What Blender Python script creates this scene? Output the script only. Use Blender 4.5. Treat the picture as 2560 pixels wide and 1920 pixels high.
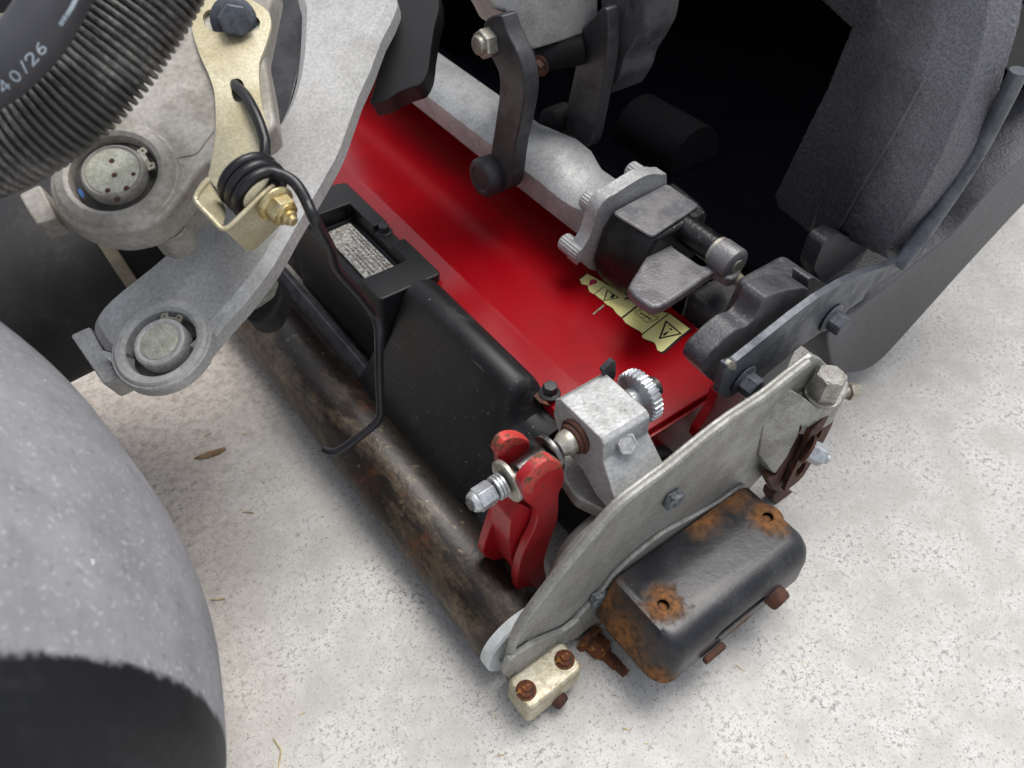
import bpy, bmesh, math, random
from mathutils import Vector, Matrix
random.seed(7)
for _o in list(bpy.data.objects): bpy.data.objects.remove(_o)
SC = bpy.context.scene
COL = SC.collection
CM = 0.01                      # every length below is in centimetres

# ---------------------------------------------------------------- camera
cam_d = bpy.data.cameras.new('camera'); cam = bpy.data.objects.new('camera', cam_d); COL.objects.link(cam)
_r, _u, _b = Vector((0.796,-0.604,0.042)), Vector((0.424,0.605,0.674)), Vector((-0.433,-0.519,0.737))
cam.matrix_world = Matrix(((_r.x,_u.x,_b.x,-16.998*CM),(_r.y,_u.y,_b.y,-19.084*CM),(_r.z,_u.z,_b.z,60*CM),(0,0,0,1)))
cam_d.sensor_width = 36; cam_d.lens = 28.477; cam_d.clip_start = 0.02; cam_d.clip_end = 200
cam_d.dof.use_dof = True; cam_d.dof.focus_distance = 0.60; cam_d.dof.aperture_fstop = 9
SC.camera = cam
# ---------------------------------------------------------------- daylight: bright overcast sky, soft high sun
SUN_EL, SUN_AZ = math.radians(70), math.radians(20)      # azimuth measured from +X towards +Y
W = bpy.data.worlds.new('World'); SC.world = W; W.use_nodes = True
wn, wl = W.node_tree.nodes, W.node_tree.links
sky = wn.new('ShaderNodeTexSky'); sky.sky_type = 'NISHITA'; sky.sun_disc = False
sky.sun_elevation = SUN_EL; sky.sun_rotation = math.radians(90) - SUN_AZ
sky.air_density = 1.0; sky.dust_density = 4.0; sky.ozone_density = 0.6; sky.altitude = 0
hs = wn.new('ShaderNodeHueSaturation'); hs.inputs['Saturation'].default_value = 0.4   # cloud takes the blue out
wl.new(sky.outputs[0], hs.inputs['Color']); wl.new(hs.outputs[0], wn['Background'].inputs[0])
wn['Background'].inputs[1].default_value = 0.15
sd = bpy.data.lights.new('sun', 'SUN'); sd.energy = 1.5; sd.angle = math.radians(35); sd.color = (1, .98, .95)
sun = bpy.data.objects.new('sun', sd); COL.objects.link(sun)
sun.rotation_euler = Vector((math.cos(SUN_EL)*math.cos(SUN_AZ), math.cos(SUN_EL)*math.sin(SUN_AZ), math.sin(SUN_EL))).to_track_quat('Z', 'Y').to_euler()
SC.view_settings.view_transform = 'Standard'; SC.view_settings.look = 'None'; SC.view_settings.gamma = 1
SC.view_settings.exposure = 0.3
SC.render.engine = 'CYCLES'
SC.cycles.use_denoising = True
SC.cycles.max_bounces = 6

# ---------------------------------------------------------------- shapes: each returns (vertices, faces)
def vv(p): return Vector(p)
def basis(ax, ref=None):
    a = Vector(ax).normalized()
    r = Vector(ref) if ref is not None else (Vector((0,0,1)) if abs(a.z) < .9 else Vector((1,0,0)))
    u = (r - a*r.dot(a)).normalized()
    return a, u, a.cross(u)
def smooth(pts, n=6, closed=False):
    P = [Vector(p) for p in pts]; out = []; m = len(P)
    for i in range(m if closed else m-1):
        if closed: a,b,c,d = P[(i-1)%m],P[i],P[(i+1)%m],P[(i+2)%m]
        else: a,b,c,d = P[max(i-1,0)],P[i],P[i+1],P[min(i+2,m-1)]
        for k in range(n):
            t = k/n
            out.append(.5*((2*b)+(c-a)*t+(2*a-5*b+4*c-d)*t*t+(3*b-a-3*c+d)*t**3))
    if not closed: out.append(P[-1])
    return out
def rounded(pts, r, n=5):                    # round every corner of a closed outline
    P = [Vector(p) for p in pts]; m = len(P); out = []
    for i in range(m):
        a, b, c = P[i-1], P[i], P[(i+1)%m]
        l = min(r, .45*(a-b).length, .45*(c-b).length)
        s, e = b+(a-b).normalized()*l, b+(c-b).normalized()*l
        for k in range(n+1):
            t = k/n; out.append(s*(1-t)**2 + b*2*t*(1-t) + e*t*t)
    return out
def slab(pts, ext):
    P = [Vector(p) for p in pts]; e = Vector(ext); n = len(P)
    V_ = P + [p+e for p in P]
    return V_, [tuple(range(n))[::-1], tuple(range(n,2*n))] + [(i,(i+1)%n,n+(i+1)%n,n+i) for i in range(n)]
def loft(rings, cap=True, closed=True):
    n = len(rings[0]); V_ = [Vector(p) for r in rings for p in r]; F = []
    for j in range(len(rings)-1):
        for i in range(n if closed else n-1):
            F.append((j*n+i, j*n+(i+1)%n, (j+1)*n+(i+1)%n, (j+1)*n+i))
    if cap and closed: F += [tuple(range(n))[::-1], tuple(range((len(rings)-1)*n, len(rings)*n))]
    return V_, F
def lathe(c, ax, prof, n=32, ref=None, ph=0.0):       # prof: (radius, height along axis)
    a,u,w = basis(ax, ref); c = Vector(c); V_, F = [], []
    for r,h in prof:
        for i in range(n):
            t = 2*math.pi*i/n+ph; V_.append(c+a*h+(u*math.cos(t)+w*math.sin(t))*max(r,1e-4))
    for j in range(len(prof)-1):
        for i in range(n): F.append((j*n+i, j*n+(i+1)%n, (j+1)*n+(i+1)%n, (j+1)*n+i))
    F.append(tuple(range(n))[::-1]); F.append(tuple(range((len(prof)-1)*n, len(prof)*n)))
    return V_, F
def cyl(a, b, r, n=24, ch=.06):
    a, b = Vector(a), Vector(b); L = (b-a).length
    return lathe(a, b-a, [(r-ch,0),(r,ch),(r,L-ch),(r-ch,L)], n)
def tube(path, r, n=14, sm=6, rfun=None):
    P = smooth(path, sm) if sm else [Vector(p) for p in path]
    T = [(P[min(i+1,len(P)-1)]-P[max(i-1,0)]).normalized() for i in range(len(P))]
    u = basis(T[0])[1]; V_, F = [], []; s = 0
    for i,p in enumerate(P):
        if i: s += (p-P[i-1]).length
        u = (u-T[i]*u.dot(T[i])).normalized(); w = T[i].cross(u); rr = rfun(s) if rfun else r
        for k in range(n):
            t = 2*math.pi*k/n; V_.append(p+(u*math.cos(t)+w*math.sin(t))*rr)
    m = len(P)
    for j in range(m-1):
        for i in range(n): F.append((j*n+i, j*n+(i+1)%n, (j+1)*n+(i+1)%n, (j+1)*n+i))
    F.append(tuple(range(n))[::-1]); F.append(tuple(range((m-1)*n, m*n)))
    return V_, F
def box(lo, hi):
    x0,y0,z0 = lo; x1,y1,z1 = hi
    return slab([(x0,y0,z0),(x1,y0,z0),(x1,y1,z0),(x0,y1,z0)], (0,0,z1-z0))
def hexa(c, ax, af, h, ref=None, ph=0.0):             # chamfered hexagon head
    R_ = af/math.sqrt(3)
    V1,F1 = lathe(c, ax, [(R_,0),(R_,h*.86),(R_*.9,h),(R_*.55,h+.01)], 6, ref, ph); return V1,F1
def bolt(c, ax, af, h, fr=0, fh=.15, sr=0, sl=0, ph=0.0):  # flange, hexagon, stud end
    a = Vector(ax).normalized(); c = Vector(c); S = []
    if fr: S.append(lathe(c, a, [(fr,0),(fr,fh*.5),(fr*.8,fh),(af*.45,fh+.05)], 28))
    S.append(hexa(c+a*fh*.8 if fr else c, a, af, h, None, ph))
    if sr: S.append(lathe(c+a*(h*.9), a, [(sr,0),(sr,sl+h*.1),(sr*.8,sl+h*.1+.08)], 18))
    return S
def circ(c, ax, r, n=24, ref=None):
    a,u,w = basis(ax, ref); c = Vector(c)
    return [c+(u*math.cos(2*math.pi*i/n)+w*math.sin(2*math.pi*i/n))*r for i in range(n)]
def holed(outer, holes, ext):                          # plate with real openings
    bm = bmesh.new(); es = []
    for lp in [outer]+holes:
        vs = [bm.verts.new(Vector(p)) for p in lp]
        for i in range(len(vs)): es.append(bm.edges.new((vs[i], vs[(i+1)%len(vs)])))
    bmesh.ops.triangle_fill(bm, use_beauty=True, edges=es)
    r = bmesh.ops.extrude_face_region(bm, geom=bm.faces[:])
    bmesh.ops.translate(bm, verts=[g for g in r['geom'] if isinstance(g, bmesh.types.BMVert)], vec=Vector(ext))
    bmesh.ops.recalc_face_normals(bm, faces=bm.faces[:])
    bm.verts.index_update(); out = [v.co.copy() for v in bm.verts], [tuple(v.index for v in f.verts) for f in bm.faces]
    bm.free(); return out
def stroke(pts, w, nrm, closed=False, h=.006):         # a printed line as a thin raised ribbon
    P = [Vector(p) for p in pts]; n = Vector(nrm).normalized(); S = []
    m = len(P)
    for i in range(m if closed else m-1):
        a, b = P[i], P[(i+1)%m]; t = (b-a).normalized(); s = n.cross(t)*w*.5
        a2, b2 = a-t*w*.35, b+t*w*.35
        S.append(slab([a2-s,b2-s,b2+s,a2+s], n*h))
    return S

# ---------------------------------------------------------------- objects
ORG = {}
def add_bevel(o, w, seg=2, angle=35):
    m = o.modifiers.new('bevel','BEVEL'); m.width = w*CM; m.segments = seg; m.limit_method = 'ANGLE'; m.angle_limit = math.radians(angle); m.harden_normals = True
def mk(name, shapes, mat, parent=None, bevel=0, seg=2, angle=35, subd=0, label=None, kind=None, cat=None, group=None, disp=None):
    if isinstance(shapes, tuple): shapes = [shapes]
    V_, F = [], []
    for v, f in shapes:
        b = len(V_); V_ += [Vector(p) for p in v]; F += [tuple(i+b for i in q) for q in f]
    lo = Vector((min(p.x for p in V_),min(p.y for p in V_),min(p.z for p in V_))); hi = Vector((max(p.x for p in V_),max(p.y for p in V_),max(p.z for p in V_)))
    c = (lo+hi)/2
    if parent is None: c.z = lo.z
    me = bpy.data.meshes.new(name); me.from_pydata([(p-c)*CM for p in V_], [], F)
    bm = bmesh.new(); bm.from_mesh(me); bmesh.ops.recalc_face_normals(bm, faces=bm.faces[:]); bm.to_mesh(me); bm.free()
    me.shade_smooth()
    me.materials.append(mat)
    o = bpy.data.objects.new(name, me); COL.objects.link(o)
    po = ORG[parent.name] if parent else Vector((0,0,0))
    o.location = (c-po)*CM; o.parent = parent; ORG[o.name] = c
    if subd:
        m = o.modifiers.new('subdivision','SUBSURF'); m.levels = subd; m.render_levels = subd
    if bevel: add_bevel(o, bevel, seg, angle)
    else:
        me.set_sharp_from_angle(angle=math.radians(angle))
    if disp:
        sc_, st = disp
        t = bpy.data.textures.new(name+'_relief','CLOUDS'); t.noise_scale = sc_*CM; t.noise_depth = 2
        m = o.modifiers.new('relief','DISPLACE'); m.texture = t; m.strength = st*CM; m.mid_level = .5
    if label: o['label'] = label
    if kind: o['kind'] = kind
    if cat: o['category'] = cat
    if group: o['group'] = group
    return o
def thing(name, label, cat, loc, group=None):
    o = bpy.data.objects.new(name, None); COL.objects.link(o); o.location = Vector(loc)*CM; o.empty_display_size = .02
    o['label'] = label; o['category'] = cat; ORG[o.name] = Vector(loc)
    if group: o['group'] = group
    return o
def cut(o, shapes):                                    # carve real recesses, one after the other
    for v, f in shapes:
        me = bpy.data.meshes.new('c'); me.from_pydata([Vector(p)*CM for p in v], [], f)
        bm = bmesh.new(); bm.from_mesh(me); bmesh.ops.recalc_face_normals(bm, faces=bm.faces[:]); bm.to_mesh(me); bm.free()
        k = bpy.data.objects.new('c', me); COL.objects.link(k)
        m = o.modifiers.new('cut','BOOLEAN'); m.operation = 'DIFFERENCE'; m.object = k; m.solver = 'EXACT'
        bpy.context.view_layer.update()
        nm = bpy.data.meshes.new_from_object(o.evaluated_get(bpy.context.evaluated_depsgraph_get()))
        o.modifiers.remove(m); o.data = nm; bpy.data.objects.remove(k)
    o.data.shade_smooth(); o.data.set_sharp_from_angle(angle=math.radians(35))

# ---------------------------------------------------------------- materials
def lin(h):
    h = h.lstrip('#'); c = [int(h[i:i+2],16)/255 for i in (0,2,4)]
    return tuple(x/12.92 if x <= .04045 else ((x+.055)/1.055)**2.4 for x in c)+(1,)
class NT:
    def __init__(s, name):
        s.m = bpy.data.materials.new(name); s.m.use_nodes = True; s.t = s.m.node_tree; s.n = s.t.nodes; s.b = s.n['Principled BSDF']
        s.tc = s.n.new('ShaderNodeTexCoord').outputs['Object']; s.h = None
    def link(s, a, b): s.t.links.new(a, b)
    def noise(s, scale, detail=6, rough=.6, stretch=None, dist=0, world=False, off=0):
        co = s.tc
        if world: co = s.n.new('ShaderNodeNewGeometry').outputs['Position']
        if stretch or off:
            mp = s.n.new('ShaderNodeMapping'); mp.inputs['Scale'].default_value = stretch or (1,1,1); mp.inputs['Location'].default_value = (off,off,off); s.link(co, mp.inputs[0]); co = mp.outputs[0]
        nz = s.n.new('ShaderNodeTexNoise'); nz.inputs['Scale'].default_value = scale; nz.inputs['Detail'].default_value = detail
        nz.inputs['Roughness'].default_value = rough; nz.inputs['Distortion'].default_value = dist; s.link(co, nz.inputs['Vector']); return nz.outputs['Fac']
    def vor(s, scale, feature='F1'):
        nz = s.n.new('ShaderNodeTexVoronoi'); nz.feature = feature; nz.inputs['Scale'].default_value = scale; s.link(s.tc, nz.inputs['Vector']); return nz.outputs['Distance']
    def ramp(s, x, lo, hi):
        r = s.n.new('ShaderNodeMapRange'); r.interpolation_type = 'SMOOTHSTEP'; s.link(x, r.inputs[0]); r.inputs[1].default_value = lo; r.inputs[2].default_value = hi; return r.outputs[0]
    def mix(s, f, a, b):
        m = s.n.new('ShaderNodeMix'); m.data_type = 'RGBA'
        if isinstance(f, (int,float)): m.inputs[0].default_value = f
        else: s.link(f, m.inputs[0])
        for v, i in ((a,6),(b,7)):
            if isinstance(v, tuple): m.inputs[i].default_value = v
            else: s.link(v, m.inputs[i])
        return m.outputs[2]
    def mixf(s, f, a, b):
        m = s.n.new('ShaderNodeMix'); m.data_type = 'FLOAT'; s.link(f, m.inputs[0])
        for v, i in ((a,2),(b,3)):
            if isinstance(v, (int,float)): m.inputs[i].default_value = v
            else: s.link(v, m.inputs[i])
        return m.outputs[0]
    def math(s, op, a, b=0.0):
        m = s.n.new('ShaderNodeMath'); m.operation = op
        for v, i in ((a,0),(b,1)):
            if isinstance(v, (int,float)): m.inputs[i].default_value = v
            else: s.link(v, m.inputs[i])
        return m.outputs[0]
    def set(s, **k):
        for a, v in k.items():
            i = s.b.inputs[{'color':'Base Color','rough':'Roughness','metal':'Metallic','coat':'Coat Weight','coatr':'Coat Roughness','spec':'Specular IOR Level','sheen':'Sheen Weight','emit':'Emission Strength','trans':'Transmission Weight'}[a]]
            if isinstance(v, (int,float,tuple)): i.default_value = v
            else: s.link(v, i)
        return s
    def bump(s, x, dist_mm, strength=1.0):
        b = s.n.new('ShaderNodeBump'); b.inputs['Strength'].default_value = strength; b.inputs['Distance'].default_value = dist_mm*.001; s.link(x, b.inputs['Height'])
        if s.h: s.link(s.h, b.inputs['Normal'])
        s.h = b.outputs[0]; s.link(s.h, s.b.inputs['Normal']); return s
def metal(name, c1, c2, rough=.42, met=.85, sc=35, grain=420, gd=.15, pits=None, r2=None, lo=.38, hi=.66, c3=None, lo3=.6, hi3=.7, sc3=60):
    m = NT(name); f = m.ramp(m.noise(sc, 5, .65), lo, hi); col = m.mix(f, lin(c1), lin(c2)); rg = m.mixf(f, rough, r2 or rough+.12)
    mt = met
    g = m.noise(grain, 3, .6); gcol = m.ramp(g, .3, .75)
    col = m.mix(m.math('MULTIPLY', gcol, .3), col, (.02,.02,.02,1))
    if c3:
        f3 = m.ramp(m.noise(sc3, 5, .7, dist=.4, off=3.1), lo3, hi3); col = m.mix(f3, col, lin(c3)); rg = m.mixf(f3, rg, .85); mt = m.mixf(f3, met, 0.0)
    m.set(color=col, rough=rg, metal=mt); m.bump(g, gd)
    return m.m
def plain(name, c1, c2, rough=.5, sc=40, grain=500, gd=.08, lo=.4, hi=.65, dust=None, lod=.55, hid=.75, scd=25, r2=None, coat=0, spec=.5, metal=0, speck=None, scs=300, los=.68, his=.74, scratch=None):
    m = NT(name); f = m.ramp(m.noise(sc, 5, .65), lo, hi); col = m.mix(f, lin(c1), lin(c2)); rg = m.mixf(f, rough, r2 or rough)
    g = m.noise(grain, 3, .55)
    if dust:
        fd = m.ramp(m.math('ADD', m.noise(scd, 6, .7, off=1.7), m.math('MULTIPLY', m.math('SUBTRACT', m.noise(400, 2, .5), .5), .25)), lod, hid); col = m.mix(fd, col, lin(dust)); rg = m.mixf(fd, rg, .85)
    if speck:
        fs = m.ramp(m.noise(scs, 2, .5, off=5.0), los, his); col = m.mix(fs, col, lin(speck)); rg = m.mixf(fs, rg, .8)
    if scratch:
        sc1 = m.ramp(m.noise(26, 2, .5, stretch=(14,.7,3), off=2.3), .71, .735); sc2 = m.ramp(m.noise(26, 2, .5, stretch=(1.1,16,9), off=7.3), .73, .75)
        fx = m.math('MULTIPLY', m.math('MAXIMUM', sc1, sc2), .6); col = m.mix(fx, col, lin(scratch)); rg = m.mixf(fx, rg, .6)
    m.set(color=col, rough=rg, metal=metal, coat=coat, spec=spec)
    if coat: m.set(coatr=.18)
    if gd: m.bump(g, gd)
    return m.m
# palette
ALU   = metal('cast_aluminium', '#c6c6c4', '#aaa9a5', .5, .4, 30, 520, .3)
ALUB  = metal('bright_cast_aluminium', '#bfc0c0', '#a6a7a6', .5, .45, 40, 420, .4, c3='#82807a', lo3=.62, hi3=.8, sc3=70)
ALUD  = metal('dirty_cast_aluminium', '#acaca8', '#98978f', .48, .5, 40, 420, .25, c3='#807d73', lo3=.64, hi3=.86, sc3=50)
SQB   = metal('dark_square_head', '#8d9296', '#5d6266', .45, .5, 150, 380, .8, c3='#3c4044', lo3=.55, hi3=.66, sc3=200)
ARMM  = metal('grey_painted_casting', '#c6c6c4', '#b4b3b0', .5, .25, 22, 420, .16, c3='#77726a', lo3=.66, hi3=.82, sc3=55)
ARMU  = metal('worn_grey_casting', '#b6b2aa', '#9b968c', .55, .25, 30, 330, .22, c3='#6e665b', lo3=.62, hi3=.8, sc3=55)
PIN   = metal('pale_steel_pin', '#cfd0c2', '#b4b6a4', .45, .4, 90, 700, .06, c3='#8e8d78', lo3=.66, hi3=.75, sc3=200)
ZINC  = metal('bright_zinc', '#d2d5d7', '#a9aeb2', .36, .7, 90, 500, .15, c3='#8d8f90', lo3=.6, hi3=.75, sc3=150)
CLAMPM = metal('stained_clamp_metal', '#cfc9b4', '#b3a98c', .42, .45, 70, 420, .3, c3='#a06a30', lo3=.6, hi3=.72, sc3=110)
ZINCG = metal('grey_steel_bolt', '#a8a6a1', '#86847e', .36, .75, 90, 500, .2, c3='#77736a', lo3=.6, hi3=.75, sc3=150)
ZINCD = metal('dull_zinc', '#c9c6bb', '#a09a88', .42, .7, 90, 500, .1, c3='#7d5a36', lo3=.62, hi3=.72, sc3=120)
GOLD  = metal('yellow_zinc', '#d2cbb0', '#bdb392', .42, .4, 26, 600, .06, c3='#8f8056', lo3=.62, hi3=.86, sc3=40)
GOLDN = metal('yellow_zinc_nut', '#d8cba0', '#b89b58', .35, .75, 120, 600, .06)
STEEL = metal('black_oxide_steel', '#4b4b4e', '#37373a', .4, .5, 40, 420, .15, c3='#6b6763', lo3=.58, hi3=.8, sc3=40)
BOLTK = metal('blued_bolt_steel', '#666a71', '#4f535a', .42, .45, 60, 500, .14, c3='#83868a', lo3=.6, hi3=.8, sc3=70)
POLISH= metal('bare_dark_steel', '#8d8a88', '#5c5858', .28, .95, 60, 500, .06)
CASTB = plain('black_cast_paint', '#4d4c4f', '#353438', .42, 40, 430, .45, dust='#9b9a97', lod=.54, hid=.9, scd=90, spec=.5)
CASTG = plain('grey_worn_cast', '#807f80', '#636265', .42, 45, 430, .4, dust='#a8a7a6', lod=.58, hid=.85, scd=120, metal=.25)
BLACKG= plain('glossy_black_cast', '#1c1c1d', '#0e0e0f', .3, 60, 380, .35, dust='#5c5a58', lod=.62, hid=.9, scd=80)
PLAST = plain('black_plastic', '#131418', '#0b0c0f', .5, 20, 700, .03, dust='#3d3d3f', lod=.5, hid=.85, scd=26, speck='#8a8780', scs=420, los=.71, his=.77, scratch='#5c5c5e')
PLASTT= plain('black_plastic_cover', '#18191c', '#111214', .46, 20, 700, .03, dust='#4a4846', lod=.66, hid=1.0, scd=28)
RUBBER= plain('dark_rubber', '#232224', '#151517', .7, 22, 300, .12, dust='#4a4743', lod=.5, hid=.9, scd=18)
WIRE  = plain('black_coated_wire', '#232227', '#17171a', .38, 60, 500, .04, dust='#6b6967', lod=.68, hid=.9, scd=90)
REDP  = plain('red_enamel', '#960612', '#8a0510', .2, 12, 300, .06, dust='#7a3a3c', lod=.68, hid=1.1, scd=16, coat=.12, spec=.4, speck='#5a2a22', scs=260, los=.745, his=.77)
REDW  = plain('worn_red_enamel', '#b01c24', '#98131b', .36, 40, 300, .12, dust='#5c4034', lod=.62, hid=.72, scd=150, coat=.15)
REDX  = plain('chipped_red_enamel', '#c8463f', '#b2352f', .45, 40, 300, .2, dust='#6a4a38', lod=.5, hid=.56, scd=110)
RUSTN = plain('rusty_nut', '#6b3a1c', '#3c2418', .8, 120, 500, .4, dust='#b9772c', lod=.55, hid=.68, scd=160, speck='#d9b46a', scs=300, los=.66, his=.74)
RUSTD = plain('dark_rust', '#53301f', '#2f1f1a', .75, 90, 500, .35, dust='#7c4526', lod=.55, hid=.75, scd=120)
RUSTF = plain('flaked_scale', '#6b625a', '#4a413a', .8, 90, 400, .5, dust='#8a5a34', lod=.5, hid=.65, scd=120)
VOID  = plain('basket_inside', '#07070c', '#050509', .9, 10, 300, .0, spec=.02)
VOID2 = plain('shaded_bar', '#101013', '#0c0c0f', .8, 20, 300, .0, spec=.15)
HOLE  = plain('unlit_bore', '#0c0908', '#120c08', .9, 80, 300, .0, spec=.05)
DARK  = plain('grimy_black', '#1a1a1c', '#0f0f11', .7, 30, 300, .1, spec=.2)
GREASE= plain('old_grease', '#4a4642', '#2d2a28', .5, 80, 300, .2)
INK   = plain('black_ink', '#0b0b0c', '#111112', .5, 50, 300, .0)
PINK  = plain('magenta_ink', '#d02a66', '#c0245a', .5, 50, 300, .0)
LABY  = plain('yellow_label', '#f7f0a8', '#f1e894', .45, 30, 300, .0, dust='#cfb83c', lod=.6, hid=.85, scd=60)
WHITE = plain('white_zinc_cap', '#dfe3e3', '#c9cfce', .6, 60, 400, .25, dust='#9aa09e', lod=.6, hid=.85, scd=90)
OLIVE = plain('olive_brass', '#5d5230', '#40371f', .6, 30, 300, .1)
TAN   = plain('tan_steel', '#8b8371', '#6f6757', .5, 40, 300, .1)
BLUE  = plain('blue_paint_dab', '#3f74b8', '#356aa8', .5, 80, 300, .1)
LEAFM = plain('dry_leaf', '#9a7f60', '#7a6046', .8, 90, 400, .3)
STRAW = plain('dry_straw', '#c9b98f', '#ab9769', .8, 90, 400, .1)
INKW  = plain('pale_print', '#9aa5ad', '#7d8992', .6, 50, 300, .0)

def grained():                                        # moulded plastic with leather grain, dried dust and painted sky sheen on its outer half
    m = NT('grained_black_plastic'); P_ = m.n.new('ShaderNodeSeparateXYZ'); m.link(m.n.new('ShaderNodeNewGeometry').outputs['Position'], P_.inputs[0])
    n1 = m.noise(11, 6, .7, world=True, off=2.0); g = m.noise(420, 2, .5); fl = m.noise(700, 2, .6)
    # dried dust and painted sky sheen, heavier towards the outer side and the top
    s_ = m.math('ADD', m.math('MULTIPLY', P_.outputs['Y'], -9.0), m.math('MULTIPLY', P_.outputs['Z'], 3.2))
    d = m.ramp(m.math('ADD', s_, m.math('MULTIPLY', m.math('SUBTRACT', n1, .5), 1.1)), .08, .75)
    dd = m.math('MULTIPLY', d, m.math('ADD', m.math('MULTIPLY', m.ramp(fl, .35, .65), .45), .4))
    scr = m.ramp(m.noise(30, 2, .5, stretch=(9,9,.7), off=4.4), .735, .75)
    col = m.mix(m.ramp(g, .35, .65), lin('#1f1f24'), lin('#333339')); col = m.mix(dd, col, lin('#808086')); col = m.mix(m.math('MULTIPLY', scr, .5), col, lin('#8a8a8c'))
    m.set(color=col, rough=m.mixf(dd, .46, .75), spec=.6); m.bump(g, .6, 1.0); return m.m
GRAIN = grained()
def rollerm():                                        # burnished brown steel, long black bands and rust
    m = NT('rusty_roller'); a = m.noise(16, 6, .7, stretch=(1,.3,1)); b = m.noise(55, 6, .72, off=2.2, stretch=(1,.7,1)); c = m.noise(230, 4, .65, off=7)
    col = m.mix(m.ramp(b, .35, .68), lin('#3f352b'), lin('#6e6150'))
    col = m.mix(m.math('MULTIPLY', m.ramp(a, .40, .50), .9), col, lin('#151210'))
    col = m.mix(m.math('MULTIPLY', m.ramp(m.noise(20, 6, .75, off=9), .56, .72), .8), col, lin('#6b3d22'))
    col = m.mix(m.math('MULTIPLY', m.ramp(m.noise(120, 5, .7, off=4), .6, .7), .5), col, lin('#8a7a5e'))
    col = m.mix(m.math('MULTIPLY', m.ramp(c, .5, .65), .5), col, lin('#241d18'))
    m.set(color=col, rough=m.mixf(m.ramp(b,.4,.7), .42, .3), metal=m.mixf(m.ramp(b,.4,.66), .15, .5)); m.bump(c, .3); return m.m
ROLL = rollerm()
def rustbox(holes):
    m = NT('rusted_black_paint')
    P_ = m.n.new('ShaderNodeNewGeometry').outputs['Position']
    n1 = m.noise(40, 7, .75, world=True); n2 = m.noise(190, 5, .6, world=True); near = None
    for h, r0, r1 in holes:
        d = m.n.new('ShaderNodeVectorMath'); d.operation = 'DISTANCE'; m.link(P_, d.inputs[0]); d.inputs[1].default_value = tuple(x*CM for x in h)
        k = m.ramp(m.math('ADD', d.outputs['Value'], m.math('ADD', m.math('MULTIPLY', m.math('SUBTRACT', n1, .5), .04), m.math('MULTIPLY', m.math('SUBTRACT', n2, .5), .018))), r1*CM, r0*CM)
        near = k if near is None else m.math('MAXIMUM', near, k)
    spots = m.ramp(m.noise(110, 6, .7, world=True, off=.3), .68, .74)
    fac = m.math('MAXIMUM', near, spots)
    rc = m.mix(m.ramp(n2, .35, .65), lin('#43301f'), lin('#80552d')); hot = m.ramp(m.math('ADD', near, m.math('MULTIPLY', m.math('SUBTRACT', n2, .5), .8)), .75, 1.1); rc = m.mix(m.math('MULTIPLY', hot, .3), rc, lin('#9c6230'))
    pc = m.mix(m.ramp(n1, .45, .65), lin('#191a1f'), lin('#2d2e31')); pc = m.mix(m.math('MULTIPLY', m.ramp(m.noise(300,3,.6,world=True), .64, .72), .5), pc, lin('#66625a'))
    m.set(color=m.mix(fac, pc, rc), rough=m.mixf(fac, .33, .85), spec=.5); m.bump(n2, .1); m.bump(m.ramp(n1,.3,.7), .1); return m.m
def concrete():
    m = NT('pale_concrete')
    big = m.noise(2.6, 4, .6); mid = m.noise(22, 6, .7, off=.7); pit = m.noise(230, 5, .72, off=3.3); sp_ = m.noise(600, 2, .5, off=6.1)
    col = m.mix(m.ramp(mid, .3, .7), lin('#bbb9b4'), lin('#d6d4d0'))
    dens = m.math('MULTIPLY', m.math('SUBTRACT', mid, .5), .32)
    pm = m.ramp(m.math('ADD', pit, dens), .53, .66)
    col = m.mix(m.math('MULTIPLY', pm, .65), col, lin('#7a7872'))
    sp = m.ramp(m.math('ADD', sp_, m.math('MULTIPLY', dens, .5)), .61, .70); col = m.mix(m.math('MULTIPLY', sp, .7), col, lin('#4d4b46'))
    P_ = m.n.new('ShaderNodeSeparateXYZ'); m.link(m.n.new('ShaderNodeNewGeometry').outputs['Position'], P_.inputs[0])
    # old brown soil stain on the side of the wheel
    st = m.ramp(m.math('ADD', m.math('SUBTRACT', P_.outputs['Y'], m.math('MULTIPLY', P_.outputs['X'], 1.2)), m.math('MULTIPLY', m.math('SUBTRACT', big, .5), .35)), .2, .5)
    br = m.mix(m.ramp(m.noise(130, 5, .75, off=8), .36, .58), lin('#9c8877'), lin('#d8cabb')); col = m.mix(m.math('MULTIPLY', st, .6), col, br)
    dm = m.ramp(m.noise(7, 6, .72, off=2.5), .44, .66); col = m.mix(m.math('MULTIPLY', dm, .12), col, lin('#8a8780')); wm = m.ramp(m.noise(9, 6, .7, off=5.5), .52, .7); col = m.mix(m.math('MULTIPLY', wm, .2), col, lin('#dedcd8'))
    m.set(color=col, rough=.9, spec=.25); m.bump(mid, 1.6); m.bump(pit, 1.3, .9); return m.m
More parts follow.
